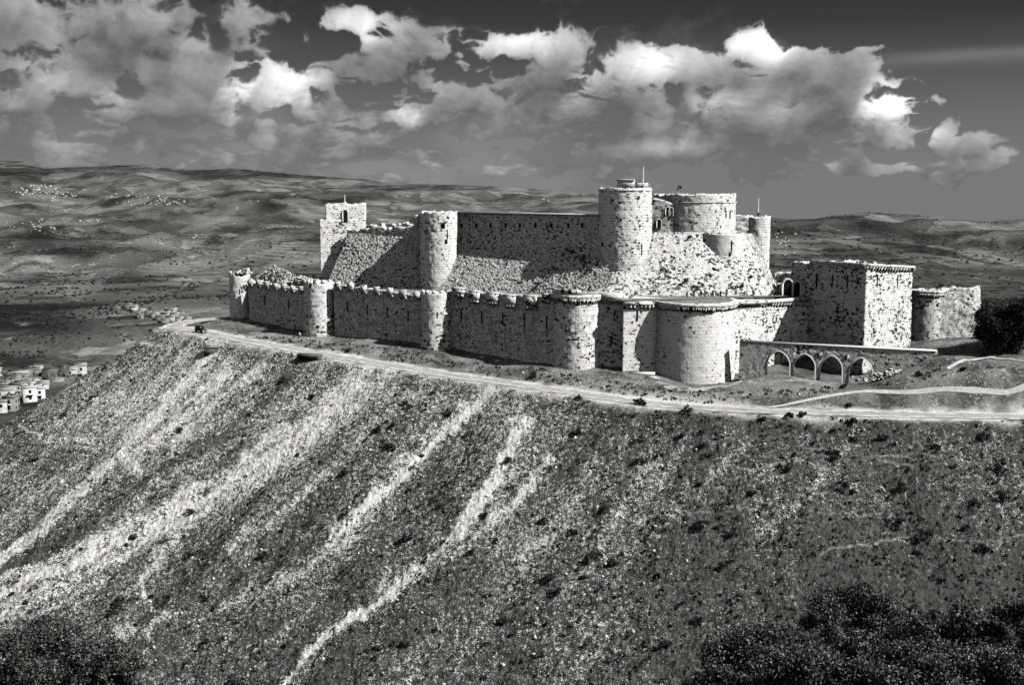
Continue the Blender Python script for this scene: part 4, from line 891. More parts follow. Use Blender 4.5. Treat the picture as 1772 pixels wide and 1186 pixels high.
# trees at right end
for (px, py, Y, w, h, lb) in ((1714, 607, 306, 10.5, 12.5, 'dark evergreen tree at the left of the clump beside the castle'), (1745, 610, 304, 12, 11.5, 'dark evergreen tree in the middle of the clump at the right edge'), (1778, 608, 308, 12, 13, 'dark evergreen tree cut by the right edge of the photo'), (1728, 612, 300, 9, 9, 'lower dark tree in front of the clump beside the castle'), (1762, 614, 300, 9, 9, 'lower dark tree at the foot of the clump near the right edge')):
    q = P(px, py, Y); q[2] = min(q[2], ground_z(q[0], q[1])); h2 = zat(538, Y)-q[2] if px < 1720 else zat(532 if px > 1760 else 545, Y)-q[2]
    bush('evergreen_tree', q, w, h2*1.42, 17000, .30, 'leaf', lb, 'tree', 'dark trees at the right end of the castle', squat=1.0, clumps=34)
# near bushes
def near(px, ytop, Y, w, h, n, size, lb):
    ytop += 22 if px > 1000 else 8
    top = P(px, ytop, Y); gz_ = float(ground_z(top[0], Y)); base = np.array((top[0], Y, gz_)); R_ = root('bush', base, lb, 'bush')
    cs = []; rs = []
    for i in range(46):
        a = random.uniform(0, 6.283); q = random.random()**.5; dz = (.15+.85*random.random())*h*(1-.75*(1-q*q)) if random.random() < .6 else random.random()*h
        cs.append((top[0]+math.cos(a)*q*w/2, Y+math.sin(a)*q*w/2, top[2]-.25*h*q*q-dz)); rs.append(random.uniform(.11, .2)*w*.8)
    rs = np.array(rs); V, Q, t = leafcloud(cs, rs[:, None], int(n*2.6), size*1.3, .85)
    mk('crown', V, Q, M['leaf_near'], R_, attr={'tone': t})
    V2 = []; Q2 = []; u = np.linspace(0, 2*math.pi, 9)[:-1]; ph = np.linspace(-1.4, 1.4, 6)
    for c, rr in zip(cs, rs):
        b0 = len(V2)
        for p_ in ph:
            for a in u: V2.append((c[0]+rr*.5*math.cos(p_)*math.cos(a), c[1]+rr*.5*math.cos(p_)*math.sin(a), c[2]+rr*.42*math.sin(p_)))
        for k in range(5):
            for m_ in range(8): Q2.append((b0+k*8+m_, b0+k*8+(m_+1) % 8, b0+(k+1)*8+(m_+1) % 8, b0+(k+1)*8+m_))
    mk('shade_core', jit(np.array(V2), .12, .5), Q2, M['core'], R_)  # added dark blobs stand for the shade inside the bush
    mb = MB()
    for i in range(6): c = np.array(cs[i]); mb.tube([base-np.array((0, 0, .5)), base*.5+c*.5, c], [.12, .08, .03], 6)
    mb.build('trunk', M['core'], R_)
near(90, 1078, 46, 5.2, 3.6, 26000, .05, 'dark leafy bush in the bottom left corner'); near(190, 1120, 44, 2.4, 2.4, 9000, .05, 'smaller dark bush right of the corner bush at bottom left')
near(-10, 1105, 42, 3.0, 3, 8000, .05, 'dark bush cut off by the left edge at the bottom')
near(1330, 1070, 48, 5.5, 3.6, 22000, .055, 'dark bush at the bottom edge, leftmost of the bottom right thicket'); near(1500, 1080, 50, 4.5, 3.6, 20000, .055, 'dark bush at the bottom edge in the middle of the right thicket')
near(1650, 1035, 46, 5.5, 4.2, 26000, .055, 'tall dark bush in the bottom right thicket'); near(1780, 1010, 46, 4.5, 4.5, 16000, .055, 'dark bush cut off by the bottom right corner')
near(1400, 1120, 42, 5.5, 3, 18000, .05, 'low dark bush filling the gap at the bottom edge, second of the right thicket')
near(1570, 1115, 42, 5.0, 3, 16000, .05, 'low dark bush at the bottom edge under the tall one of the right thicket'); near(1710, 1105, 42, 5.0, 3.2, 16000, .05, 'low dark bush at the bottom edge near the right corner')
near(1490, 1006, 74, 7.2, 4.5, 20000, .075, 'shadowy rounded bush behind the bottom right thicket'); near(1600, 1030, 68, 4, 3.5, 9000, .075, 'small shadowy bush right of the rounded bush behind the thicket')
near(1250, 1130, 44, 3, 2.5, 8000, .05, 'low dark bush at the bottom edge, left end of the right thicket')
near(430, 1165, 44, 2.6, 1.8, 4000, .05, 'tiny dark bush poking up at the bottom edge left of centre')
# dark bushes on the slope and by the walls
SP = [(207, 1052, 4.5), (1112, 803, 3.4), (880, 800, 2.2), (995, 755, 2.6), (490, 663, 3), (920, 655, 3.6), (1365, 723, 2.2), (1388, 721, 2.4), (310, 748, 2.5), (540, 690, 2.2), (700, 700, 2), (1180, 760, 2.4), (1440, 790, 2.6), (1620, 780, 2.5), (1560, 850, 3), (1300, 860, 2.5), (940, 905, 2.2), (760, 880, 2), (1060, 980, 2.5), (1250, 985, 2.6), (870, 1080, 2.2), (700, 1120, 2.4), (1150, 1120, 2.8), (1690, 880, 3.4), (1600, 930, 3.6), (1700, 960, 3.2), (330, 890, 2.4), (60, 800, 2.2), (110, 722, 2.2), (160, 690, 2), (180, 640, 2), (1470, 705, 1.8), (1590, 650, 2), (1665, 642, 2), (1460, 672, 2.4), (600, 610, 1.8), (1000, 690, 1.6)]
for i in range(75):
    px = random.uniform(20, 1760); py = random.uniform(700, 1130)
    if px < 300 and py < 760: continue
    SP.append((px, py, random.choice([1.0, 1.3, 1.3, 1.8, 2.4, 3.2])*(1.0+.25*(px > 1000))))
for px, py, w in SP:
    q = hit(px, py); bush('scrub_bush', q-np.array((0, 0, .2)), w, w*.75, 420, .22, 'leaf', 'low dark scrub bush dotted on the stony slope below the castle', 'bush', 'dark scrub bushes dotted over the slope', trunk=False, clumps=9)
# plants on walls
WP = [(1150, 470, 341, 2.6), (1240, 468, 338.5, 3), (1188, 487, 337, 2.6), (1210, 495, 336.5, 3), (1266, 500, 334.5, 3.6), (1282, 497, 334, 2.2), (1300, 480, 338, 1.8), (1195, 410, 346.5, 2), (985, 440, 352, 4), (1005, 452, 349, 4.5), (1020, 470, 346, 3.6), (960, 468, 350.5, 3), (940, 480, 350, 2), (1073, 350, 341.3, 1.6), (900, 490, 352, 2), (650, 480, 378, 2), (765, 388, 364.3, 1.5), (1408, 500, 336, 2), (1395, 520, 338, 3.2), (1397, 550, 337.4, 3.2), (1400, 575, 336.5, 2.6), (1475, 555, 322, 1.8), (1462, 550, 324.5, 1.8)]
for px, py, Y, w in WP:
    bush('wall_shrub', P(px, py+4, Y), w, w*.8, 260, .2, 'leaf', 'dark shrub rooted in the masonry of the keep and towers', 'shrub', 'dark shrubs growing out of the castle masonry', trunk=False, clumps=7)
bush('roof_shrub', P(1175, 331, 352), 1.8, 2, 300, .16, 'leaf', 'small dark shrub on the wall top right of the biggest round keep tower', 'shrub', trunk=False, clumps=6)
# ---- scrub and loose stones: stuff
def scatter(n, px0=-20, px1=1800, py0=560, py1=1200):
    # sample in world over the slope
    y = rng.uniform(195, 400, n*3); u = rng.uniform(-.49, .49, n*3); w = y/400; keep = rng.random(n*3) < w; y = y[keep][:n]; u = u[keep][:n]
    return u*y, y
x, y = scatter(120000); h_, sd_, al_, dd_ = hbase(x, y); rd_, px_, py_ = density(x, y, h_, sd_, al_); fd_ = seglocate(x, y, FORK)[0]
ok = (sd_ > 5.) & (fd_ > 2) & (y < 395) | ((sd_ < -5.5) & (sd_ > -14) & (fd_ > 2.2) & (y < 360))
onp = np.zeros_like(ok)
def stuff(sel, size, nl, mat, name, label, squat):
    xs, ys = x[sel], y[sel]; zs = ground_z(xs, ys); n = len(xs); s = size*(.45+rng.random(n)**6*3.0)
    k = np.repeat(np.arange(n), nl); m = len(k)
    d = rng.normal(size=(m, 3)); d /= np.linalg.norm(d, axis=1)[:, None]; d[:, 2] = np.abs(d[:, 2])*squat
    c = np.stack([xs, ys, zs], 1)[k]+d*s[k][:, None]*.75; a = rng.normal(size=(m, 3)); a /= np.linalg.norm(a, axis=1)[:, None]; b = np.cross(a, rng.normal(size=(m, 3))); b /= np.linalg.norm(b, axis=1)[:, None]
    q = s[k][:, None]*.5; V = np.stack([c-a*q, c-b*q*.7, c+a*q, c+b*q*.7], 1).reshape(-1, 3)
    o = mk(name, V, np.arange(4*m).reshape(-1, 4), M[mat], attr={'tone': np.repeat(rng.random(m)**2, 4)}); tag(o, label, name.replace('_', ' '), kind='stuff')
r_ = rng.random(len(x))
stuff(ok & (r_ < np.clip(.75-rd_*.95, .03, .6)), .30, 6, 'scrub', 'low_scrub', 'low dark scrub and tussocks over the stony slope', .8)
# stones
sel = ok & (rng.random(len(x)) < np.clip(rd_*1.0-.22, 0, .8)*.8); xs, ys = x[sel]+rng.uniform(-.5, .5, sel.sum()), y[sel]+rng.uniform(-.5, .5, sel.sum()); zs = ground_z(xs, ys); n = len(xs)
o8 = np.array([(1, 0, 0), (0, 1, 0), (-1, 0, 0), (0, -1, 0), (.3, .2, .8), (-.1, -.2, -.6)]); T8 = np.array([(0, 1, 4), (1, 2, 4), (2, 3, 4), (3, 0, 4), (1, 0, 5), (2, 1, 5), (3, 2, 5), (0, 3, 5)])
s = .10+.45*rng.random(n)**8; an = rng.random(n)*6.28; ca, sa = np.cos(an), np.sin(an)
vv = o8[None]*(1+.35*rng.normal(size=(n, 6, 3))); vx = vv[..., 0]*ca[:, None]-vv[..., 1]*sa[:, None]; vy = vv[..., 0]*sa[:, None]+vv[..., 1]*ca[:, None]
V = np.stack([vx, vy, vv[..., 2]], -1)*s[:, None, None]+np.stack([xs, ys, zs+.05], 1)[:, None]
o = mk('loose_stones', V.reshape(-1, 3), (T8[None]+np.arange(n)[:, None, None]*6).reshape(-1, 3), M['stone']); tag(o, 'pale loose limestone rubble strewn down the slope', 'stones', kind='stuff')
# far trees
def fartrees():
    n = 42000; yv = np.exp(rng.uniform(math.log(520), math.log(4200), n)); uv_ = rng.uniform(-.5, .5, n); xv = uv_*yv
    m = fbm(xv/260., yv/260., None, 4, 91)+.5*fbm(xv/60., yv/60., None, 2, 93)
    k = ((m > .62) & (rng.random(n) < .8)) | (rng.random(n) < .06); xv, yv = xv[k], yv[k]; zv = far_z(xv, yv); n = len(xv)
    s = rng.uniform(.7, 1.5, n)*np.clip(yv/1000, .7, 2.0); nl = 6; kk = np.repeat(np.arange(n), nl); mm = len(kk); d = rng.normal(size=(mm, 3)); d /= np.linalg.norm(d, axis=1)[:, None]; d[:, 2] = np.abs(d[:, 2])
    c = np.stack([xv, yv, zv], 1)[kk]+d*s[kk][:, None]*.8; a = rng.normal(size=(mm, 3)); a /= np.linalg.norm(a, axis=1)[:, None]; b = np.cross(a, rng.normal(size=(mm, 3))); b /= np.linalg.norm(b, axis=1)[:, None]; q = s[kk][:, None]*.75
    V = np.stack([c-a*q, c-b*q, c+a*q, c+b*q], 1).reshape(-1, 3)
    o = mk('distant_trees', V, np.arange(4*mm).reshape(-1, 4), M['leaf'], attr={'tone': np.repeat(rng.random(mm)*.5, 4)}); tag(o, 'dark olive trees and scrub woods scattered over the far valley', 'trees', kind='stuff')
fartrees()
# ================================================================== houses
def house(c, w, d, h, rz, mats, label, group, roof='render1', win=True, storeys=1, sink=12):
    R_ = root('house', c, label, 'house', group); ax = (math.cos(rz), math.sin(rz)); ay = (-ax[1], ax[0])
    MB().box((c[0], c[1], c[2]+(h-sink)/2), (w, d, h+sink), ax).build('wall', M[mats], R_)
    rb = MB().box((c[0], c[1], c[2]+h+.12), (w+.5, d+.5, .25), ax)
    rb.build('roof', M[roof], R_)
    pm = MB()
    for sx, sy, ex, ey in ((0, -1, w+.4, .22), (0, 1, w+.4, .22), (-1, 0, .22, d), (1, 0, .22, d)): pm.box((c[0]+ax[0]*sx*w/2+ay[0]*sy*d/2, c[1]+ax[1]*sx*w/2+ay[1]*sy*d/2, c[2]+h+.6), (ex, ey, .75), ax)
    pm.build('parapet', M[mats], R_)
    if win:
        for st_ in range(storeys):
            zc = c[2]+h-1.7-3.1*st_
            k = max(1, int(w/3.6))
            for i in range(k):
                o = -w/2+w*(i+.5)/k; MB().box((c[0]+ax[0]*o-ay[0]*d/2, c[1]+ax[1]*o-ay[1]*d/2, zc), (1.2, .2, 1.5), ax).build('window', M['glass'], R_)
            for i in range(2):
                o = -d/2+d*(i+.5)/2; MB().box((c[0]+ax[0]*w/2+ay[0]*o, c[1]+ax[1]*w/2+ay[1]*o, zc), (.2, 1.1, 1.4), ax).build('window', M['glass'], R_)
        if storeys > 1:
            MB().box((c[0]-ay[0]*(d/2+.6), c[1]-ay[1]*(d/2+.6), c[2]+h-3.2), (w*.5, 1.3, .2), ax).build('balcony', M['white'], R_)
    if random.random() < .6:
        o = random.uniform(-.3, .3)*w; tc = (c[0]+ax[0]*o, c[1]+ax[1]*o, c[2]+h+1.1); MB().tube([(tc[0], tc[1], tc[2]-.8), (tc[0], tc[1], tc[2]+.5)], .55, 8).build('water_tank', M['render3'], R_)
    return R_
NV = [ # px, py(base), Y, w, d, h, rz, mat, roof, storeys, label
 (32, 664, 585, 13, 9, 6, -.15, 'render2', 'white', 1, 'long low house with a bright flat roof, highest in the near village'),
 (60, 660, 597, 5, 6, 6.5, .1, 'render2', 'render2', 1, 'narrow grey house right behind the long low house'),
 (88, 664, 585, 7.5, 7, 7, .05, 'render3', 'render1', 2, 'dark fronted house in the middle of the upper village row'),
 (110, 660, 590, 6, 7, 6, .2, 'render3', 'render2', 1, 'dark cube house right of the middle of the upper village row'),
 (124, 652, 605, 7, 6, 4.5, -.1, 'render1', 'white', 1, 'pale house second from the right end of the upper village row'),
 (141, 646, 615, 6, 6, 4.5, .1, 'render1', 'render1', 1, 'last pale house at the right end of the near village by the slope'),
 (52, 677, 560, 8, 7, 4.5, -.1, 'white', 'white', 1, 'low white house under the long low house'),
 (75, 684, 545, 6, 6, 6, .1, 'render1', 'render1', 2, 'pale two storey house in the centre of the near village'),
 (98, 677, 562, 7, 6, 5, 0, 'render1', 'render1', 1, 'pale low house right of the village centre'),
 (36, 691, 532, 7, 6, 8, -.2, 'render2', 'render1', 2, 'grey two storey house left of the tall white house'),
 (52, 702, 520, 6, 6, 9, .3, 'white', 'white', 2, 'tall bright white house with a balcony near the slope'),
 (68, 696, 526, 5, 6, 7, .3, 'white', 'render1', 2, 'bright white house right of the tall white house'),
 (10, 680, 556, 7, 7, 5, .1, 'render2', 'white', 1, 'grey house with white roof at the left edge in the middle rows'),
 (12, 700, 522, 9, 6, 7.5, -.1, 'render1', 'white', 2, 'pale house with bright roof at the left edge above the front row'),
 (21, 716, 503, 5.5, 6, 8, -.2, 'render2', 'render2', 2, 'grey corner house in the front row of the near village'),
 (4, 720, 500, 5, 6, 7, .1, 'render1', 'render2', 1, 'pale house cut by the left edge in the front row'),
 (34, 680, 552, 6, 5, 5.5, .4, 'render1', 'white', 1, 'pale cube house with white roof in the crowded middle of the near village'),
 (86, 676, 570, 4.5, 5, 7, -.3, 'render3', 'render2', 2, 'thin dark house squeezed into the village centre'),
 (18, 664, 572, 5, 5, 4.5, .3, 'render3', 'render3', 1, 'dark low house under the bright flat roof at the left edge'),
 (-16, 700, 518, 8, 7, 7, .1, 'render2', 'render1', 1, 'grey house beyond the left edge of the photo')]
for px, py, Y, w, d, h, rz, m_, rf, sto, lb in NV: house(P(px, py, Y), w, d, h, rz+.25, m_, lb, 'flat roofed houses of the near village', rf, True, sto)
for i in range(26):
    px = random.uniform(-10, 150); py = random.uniform(648, 712); 
    if py > 716-px*.5: continue
    Y = 610-(py-646)*1.5; m_ = random.choice(['render1', 'render2', 'render2', 'render3', 'white']); k = random.uniform(4.5, 7)
    house(P(px, py+4, Y), k, random.uniform(4.5, 6.5), random.uniform(4, 7), random.uniform(-.1, .6), m_, 'small plain flat roofed house packed among the others in the near village', 'plain packed houses of the near village', random.choice(['render1', 'render2', 'white']), True, 1)
for px, py in ((20, 668), (66, 668), (100, 684), (44, 700), (130, 656), (80, 700), (5, 690)):
    Y = 606-(py-646)*1.5; bush('village_tree', P(px, py+5, Y), 4.5, 6, 500, .35, 'leaf', 'dark round tree standing among the houses of the near village', 'tree', 'dark trees among the near village houses', clumps=9)
# mid village behind the road bend
for i, (px, py, w, h, m_) in enumerate([(296, 541, 12, 5, 'white'), (288, 546, 8, 4, 'white'), (303, 547, 8, 4, 'white'), (246, 541, 8, 4, 'white'), (256, 545, 8, 4, 'render1'), (243, 549, 7, 4, 'render1'), (268, 547, 8, 4, 'white'), (277, 552, 9, 4, 'render1'), (297, 553, 9, 5, 'white'), (310, 554, 8, 4, 'white'), (320, 551, 7, 4, 'render1'), (325, 557, 8, 5, 'white'), (286, 557, 9, 4, 'render1'), (222, 531, 8, 4, 'render1'), (232, 535, 7, 4, 'white'), (200, 536, 9, 4, 'render2'), (264, 538, 7, 4, 'render2'), (314, 543, 7, 4, 'render1')]):
    q = farhit(px, py+2)
    if q is None: continue
    k = q[1]/1200; R_ = house(q, w*k, 8*k, h*k, random.uniform(-.2, .4), {'white': 'render1', 'render1': 'render2', 'render2': 'render3'}[m_], 'small pale flat roofed house in the village behind the road bend', 'houses of the village behind the road bend', 'render1' if i % 3 else 'white', i < 6, 1, 3)
HB = {}
for nm, wh in (('white', .8), ('render1', .5)):
    HB[nm] = (meshof(MB().box((0, 0, .2), (1, .8, .8)), 'wall', M[nm]), meshof(MB().box((0, 0, .62), (1.06, .86, .05)), 'roof', M['white']))
def specks(lst, spread, n, label, group):
    for i in range(n):
        a = random.choice(lst); px = random.gauss(a[0], spread[0]); py = random.gauss(a[1], spread[1]); q = farhit(px, py)
        if q is None: continue
        s_ = random.uniform(1.6, 3.8)*q[1]/F; R_ = root('house', q, label, 'house', group); R_.rotation_euler = (0, 0, random.uniform(-.5, .6)); wl_, rf = HB[random.choice(['white', 'render1', 'render1'])]
        inst(wl_, 'wall', R_, (0, 0, 0), 0, (s_*random.uniform(.8, 1.5), s_, s_*random.uniform(.6, 1))); inst(rf, 'roof', R_, (0, 0, -.12*s_), 0, (s_*1.0, s_, s_))
specks([(40, 333), (60, 331), (80, 333), (100, 337), (118, 340), (75, 326)], (9, 4), 75, 'tiny pale house in the dense hill village at the far upper left', 'houses of the far upper left hill village')
specks([(205, 338), (230, 341), (215, 350), (240, 352), (258, 342)], (9, 3), 22, 'tiny pale house in the scattered hamlet between the two far villages', 'houses of the hamlet between the far villages')
specks([(285, 344), (292, 350), (304, 352), (315, 353), (272, 354), (280, 343)], (7, 3), 34, 'tiny pale house in the far village right of the hill village', 'houses of the second far village')
specks([(15, 388), (40, 392), (70, 396), (55, 385), (90, 399), (165, 381)], (12, 4), 30, 'tiny pale house in the low far village at the left edge', 'houses of the low far village')
specks([(1342, 410), (1350, 420), (1358, 430), (1368, 415)], (7, 6), 26, 'tiny pale house in the village right behind the keep', 'houses of the village behind the keep')
specks([(338, 410), (355, 408), (950, 348), (1010, 338), (450, 350), (1400, 436)], (6, 2), 12, 'tiny lone pale farmhouse on the far hills', 'lone farmhouses on the far hills')
# ================================================================== jeep, sign, people
def jeep():
    c = hit(348, 577); 
    D_, S_, A_, Z_ = seglocate(np.array([c[0]]), np.array([c[1]]), ROADS); z = Z_[0]+.2
    R_ = root('jeep', (c[0], c[1], z), 'dark canvas-topped off-road car driving on the road at the left end of the castle', 'car'); rz = math.atan2(*(ROADS[8]-ROADS[4])[:2][::-1]); R_.rotation_euler = (0, 0, rz); R_.scale = (1.25, 1.25, 1.25)
    def lb(mb, nm, m, bev=.06, par=R_):
        o = mb.build(nm, M[m], None); o.parent = par
        bb = o.modifiers.new('b', 'BEVEL'); bb.width = bev; bb.segments = 2; return o
    V = [(-1.9, -.8, .5), (1.9, -.8, .5), (1.9, .8, .5), (-1.9, .8, .5), (-1.9, -.78, 1.1), (1.85, -.72, 1.02), (1.85, .72, 1.02), (-1.9, .78, 1.1)]
    lb(MB().add(V, BQ), 'body', 'paint')
    V = [(-1.85, -.76, 1.1), (.75, -.74, 1.1), (.75, .74, 1.1), (-1.85, .76, 1.1), (-1.75, -.66, 1.85), (.4, -.64, 1.82), (.4, .64, 1.82), (-1.75, .66, 1.85)]
    cb = lb(MB().add(V, BQ), 'cabin', 'cloth_dark')
    lb(MB().add([(.66, -.6, 1.16), (.74, -.6, 1.16), (.74, .6, 1.16), (.66, .6, 1.16), (.42, -.56, 1.74), (.5, -.56, 1.74), (.5, .56, 1.74), (.42, .56, 1.74)], BQ), 'windscreen', 'glass', .01)
    for sy in (-1, 1):
        for x0 in (-1.3, -.3): lb(MB().box((x0, sy*.735, 1.46), (.8, .06, .42)), 'side_window', 'glass', .01)
        lb(MB().box((1.88, sy*.5, .85), (.08, .24, .2)), 'headlight', 'white', .02)
        for x0 in (-1.2, 1.2):
            mb = MB().tube([(x0, sy*.62, .38), (x0, sy*.86, .38)], .38, 14); w_ = mb.build('wheel', M['rubber'], None); w_.parent = R_
            r_2 = MB().tube([(x0, sy*.8, .38), (x0, sy*.885, .38)], .18, 10).build('rim', M['metal'], None); r_2.parent = w_
    lb(MB().box((1.95, 0, .52), (.14, 1.6, .2)), 'bumper', 'metal', .03)
    lb(MB().tube([(-1.95, 0, 1.0), (-2.12, 0, 1.0)], .33, 14), 'spare_wheel', 'rubber', .01)
jeep()
def sign():
    c = hit(519, 592); R_ = root('road_sign', c, 'small triangular road sign on a post beside the road below the second tower', 'road sign')
    MB().tube([c-np.array((0, 0, .5)), c+np.array((0, 0, 2.6))], .06, 6).build('post', M['metal'], R_)
    def tri(r, y, nm, m):
        V = [(c[0]+r*math.cos(a), c[1]+y+dy, c[2]+2.5+r*math.sin(a)) for dy in (0, -.06) for a in (math.pi/2, math.pi/2+2*math.pi/3, math.pi/2+4*math.pi/3)]
        mk(nm, V, None, M[m], R_, ng=[[0, 2, 1][::-1], [3, 4, 5], [0, 1, 4, 3], [1, 2, 5, 4], [2, 0, 3, 5]])
    tri(.85, -.05, 'border', 'render2'); tri(.62, -.12, 'sign_face', 'white')
sign()
def person(c, rz, pose, top, bot, label):
    R_ = root('person', c, label, 'person'); R_.rotation_euler = (0, 0, rz)
    st_ = .22 if pose == 'walk' else .06; aw = .25 if pose == 'walk' else .05; bend = .12 if pose == 'lean' else 0
    J = {'pel': (0, 0, .95), 'wst': (0, -bend*.4, 1.12), 'chs': (0, -bend, 1.35), 'nek': (0, -bend*1.2, 1.5), 'hd': (0, -bend*1.4-.02, 1.62), 'crn': (0, -bend*1.5, 1.74),
         'hl': (-.1, 0, .92), 'kl': (-.11, -st_*.6-.03, .5), 'al': (-.11, -st_, .08), 'tl': (-.12, -st_-.16, .04), 'hr': (.1, 0, .92), 'kr': (.11, st_*.3-.03, .5), 'ar': (.11, st_, .09), 'tr': (.12, st_-.16, .04),
         'sl': (-.19, -bend, 1.43), 'el': (-.26, aw*.4-bend, 1.16), 'wl': (-.24, aw*-.2-.1-bend, .93), 'fl': (-.24, aw*-.2-.13-bend, .84), 'sr': (.19, -bend, 1.43), 'er': (.26, -aw*.4-bend, 1.16), 'wr': (.24, -aw*.8-.08-bend, .95), 'fr': (.24, -aw*.8-.12-bend, .86)}
    if pose == 'lean': J['wr'] = (.1, -.35, 1.32); J['fr'] = (.06, -.4, 1.4); J['wl'] = (-.1, -.35, 1.3); J['fl'] = (-.06, -.4, 1.4)
    RR = dict(pel=.14, wst=.13, chs=.155, nek=.055, hd=.1, crn=.07, hl=.09, kl=.065, al=.045, tl=.04, hr=.09, kr=.065, ar=.045, tr=.04, sl=.07, el=.048, wl=.035, fl=.04, sr=.07, er=.048, wr=.035, fr=.04)
    E = [('pel', 'wst'), ('wst', 'chs'), ('chs', 'nek'), ('nek', 'hd'), ('hd', 'crn'), ('pel', 'hl'), ('hl', 'kl'), ('kl', 'al'), ('al', 'tl'), ('pel', 'hr'), ('hr', 'kr'), ('kr', 'ar'), ('ar', 'tr'), ('chs', 'sl'), ('sl', 'el'), ('el', 'wl'), ('wl', 'fl'), ('chs', 'sr'), ('sr', 'er'), ('er', 'wr'), ('wr', 'fr')]
    def sk(nm, edges, rt, mat, k=1., add=0.):
        ks = []; [ks.append(a) for e in edges for a in e if a not in ks]; ks.remove(rt); ks = [rt]+ks
        me = bpy.data.meshes.new(nm); me.from_pydata([J[a] for a in ks], [(ks.index(a), ks.index(b)) for a, b in edges], []); me.materials.append(M[mat])
        o = bpy.data.objects.new(nm, me); COL.objects.link(o); o.parent = R_
        o.modifiers.new('skin', 'SKIN'); sv = me.skin_vertices[0].data
        for i, a in enumerate(ks): r = RR[a]*k+add; sv[i].radius = (r, r*.8); sv[i].use_root = (i == 0)
        ss = o.modifiers.new('sub', 'SUBSURF'); ss.levels = 1; ss.render_levels = 1
    sk('body', E, 'pel', 'skin')
    sk('shirt', [('pel', 'wst'), ('wst', 'chs'), ('chs', 'sl'), ('sl', 'el'), ('chs', 'sr'), ('sr', 'er')], 'pel', top, 1.1, .02)
    sk('trousers', [('pel', 'hl'), ('hl', 'kl'), ('kl', 'al'), ('pel', 'hr'), ('hr', 'kr'), ('kr', 'ar')], 'pel', bot, 1.1, .02)
    mb = MB(); h0 = np.array(J['crn'])
    for i in range(4): pass
    mb.tube([(h0[0], h0[1]+.03, h0[2]-.12), (h0[0], h0[1]+.02, h0[2]-.03), (h0[0], h0[1], h0[2]+.05)], [.1, .115, .05], 8); o = mb.build('hair', M['hair'], None); o.parent = R_
    R_.scale = (1.25, 1.25, 1.25)
PE = [(1189, 'stand', 'cloth_mid', 'cloth_mid', 'leftmost person in the row on the walkway, in light grey clothes'), (1201, 'stand', 'cloth_dark', 'cloth_dark', 'person all in dark clothes, second from the left on the walkway'), (1213, 'stand', 'cloth_mid', 'cloth_dark', 'person in grey shirt and dark trousers near the middle of the walkway row'),
      (1220, 'walk', 'cloth_dark', 'cloth_dark', 'person in dark clothes striding, in the middle of the walkway row'), (1234, 'lean', 'cloth_dark', 'cloth_mid', 'person bending over a camera on the walkway'), (1247, 'stand', 'cloth_dark', 'cloth_mid', 'person in dark top and grey trousers on the walkway, before the gap'), (1257, 'walk', 'cloth_mid', 'cloth_dark', 'person in grey shirt walking, right end of the main group'), (1303, 'stand', 'cloth_dark', 'cloth_dark', 'lone dark figure standing apart, nearest the gateway')]
for px, ps, tp_, bt, lb in PE:
    Y = 322+random.uniform(-1.5, 2); q = xy(px, Y, 515); person((q[0], q[1], terr(q[0], q[1]-1.2)+.05+.3), random.uniform(-.8, .8), ps, tp_, bt, lb)
# ================================================================== WORLD
w = bpy.data.worlds.new('World'); sc.world = w; w.use_nodes = True; t = NT(w.node_tree); t.n.clear()
out = t.new('ShaderNodeOutputWorld'); bg = t.new('ShaderNodeBackground'); t.l.new(bg.outputs[0], out.inputs[0])
sky = t.new('ShaderNodeTexSky', sky_type='NISHITA'); sky.sun_disc = False; sky.sun_elevation = SEL; sky.sun_rotation = math.atan2(SAZ[0], SAZ[1]); sky.altitude = 600
bw = t.new('ShaderNodeRGBToBW'); t.l.new(sky.outputs[0], bw.inputs[0])      # black and white photograph
t.l.new(t.grey(t.m('MINIMUM', bw.outputs[0], 4.)), bg.inputs[0]); bg.inputs['Strength'].default_value = .06
w.cycles.sampling_method = 'MANUAL'; w.cycles.sample_map_resolution = 256
# ---- cloud backdrop: a far curved sheet standing 30 km away, cloud light computed per vertex
CL = [ # px,py,rx,ry,weight
 (60, 50, 150, 50, .75), (250, 60, 150, 55, .85), (160, 100, 120, 45, .7), (20, 175, 90, 35, .7), (400, 50, 90, 42, .70), (110, 150, 120, 45, .85), (300, 120, 140, 34, .7), (480, 160, 85, 50, 1.1), (560, 190, 50, 22, .8), (300, 190, 95, 28, .95), (40, 110, 80, 50, .65), (60, 222, 90, 20, .75), (170, 235, 80, 16, .6),
 (612, 46, 46, 25, 1.1), (655, 95, 34, 34, .7), (740, 75, 70, 46, .72), (640, 130, 40, 20, .5),
 (900, 80, 75, 38, .95), (985, 80, 45, 36, .9), (915, 140, 55, 38, .75), (1110, 125, 85, 40, 1.05), (1040, 140, 60, 30, .8), (1308, 86, 50, 32, 1.25), (1230, 125, 60, 30, .8), (1385, 110, 50, 30, .85), (1440, 150, 80, 45, .9), (1280, 170, 110, 32, 1.0), (1535, 182, 42, 34, 1.15), (1130, 185, 110, 28, .8), (1350, 205, 160, 30, .9), (1060, 185, 50, 16, .7),
 (1545, 235, 50, 28, .7), (1625, 232, 24, 26, .85), (704, 205, 15, 13, 1.1), (798, 222, 34, 18, .8), (885, 206, 44, 22, .75), (1125, 260, 85, 20, .9), (640, 240, 70, 22, .75), (700, 262, 60, 14, .6), (520, 240, 60, 20, .7), (960, 268, 60, 16, .75), (1280, 275, 60, 14, .7), (1700, 272, 60, 10, .6), (1655, 262, 30, 10, .7), (330, 258, 60, 14, .6), (450, 275, 70, 12, .5), (860, 300, 80, 12, .5)]
def ae(px, py): v = ray(px, py); return math.atan2(v[0], v[1]), math.atan2(v[2], math.hypot(v[0], v[1]))
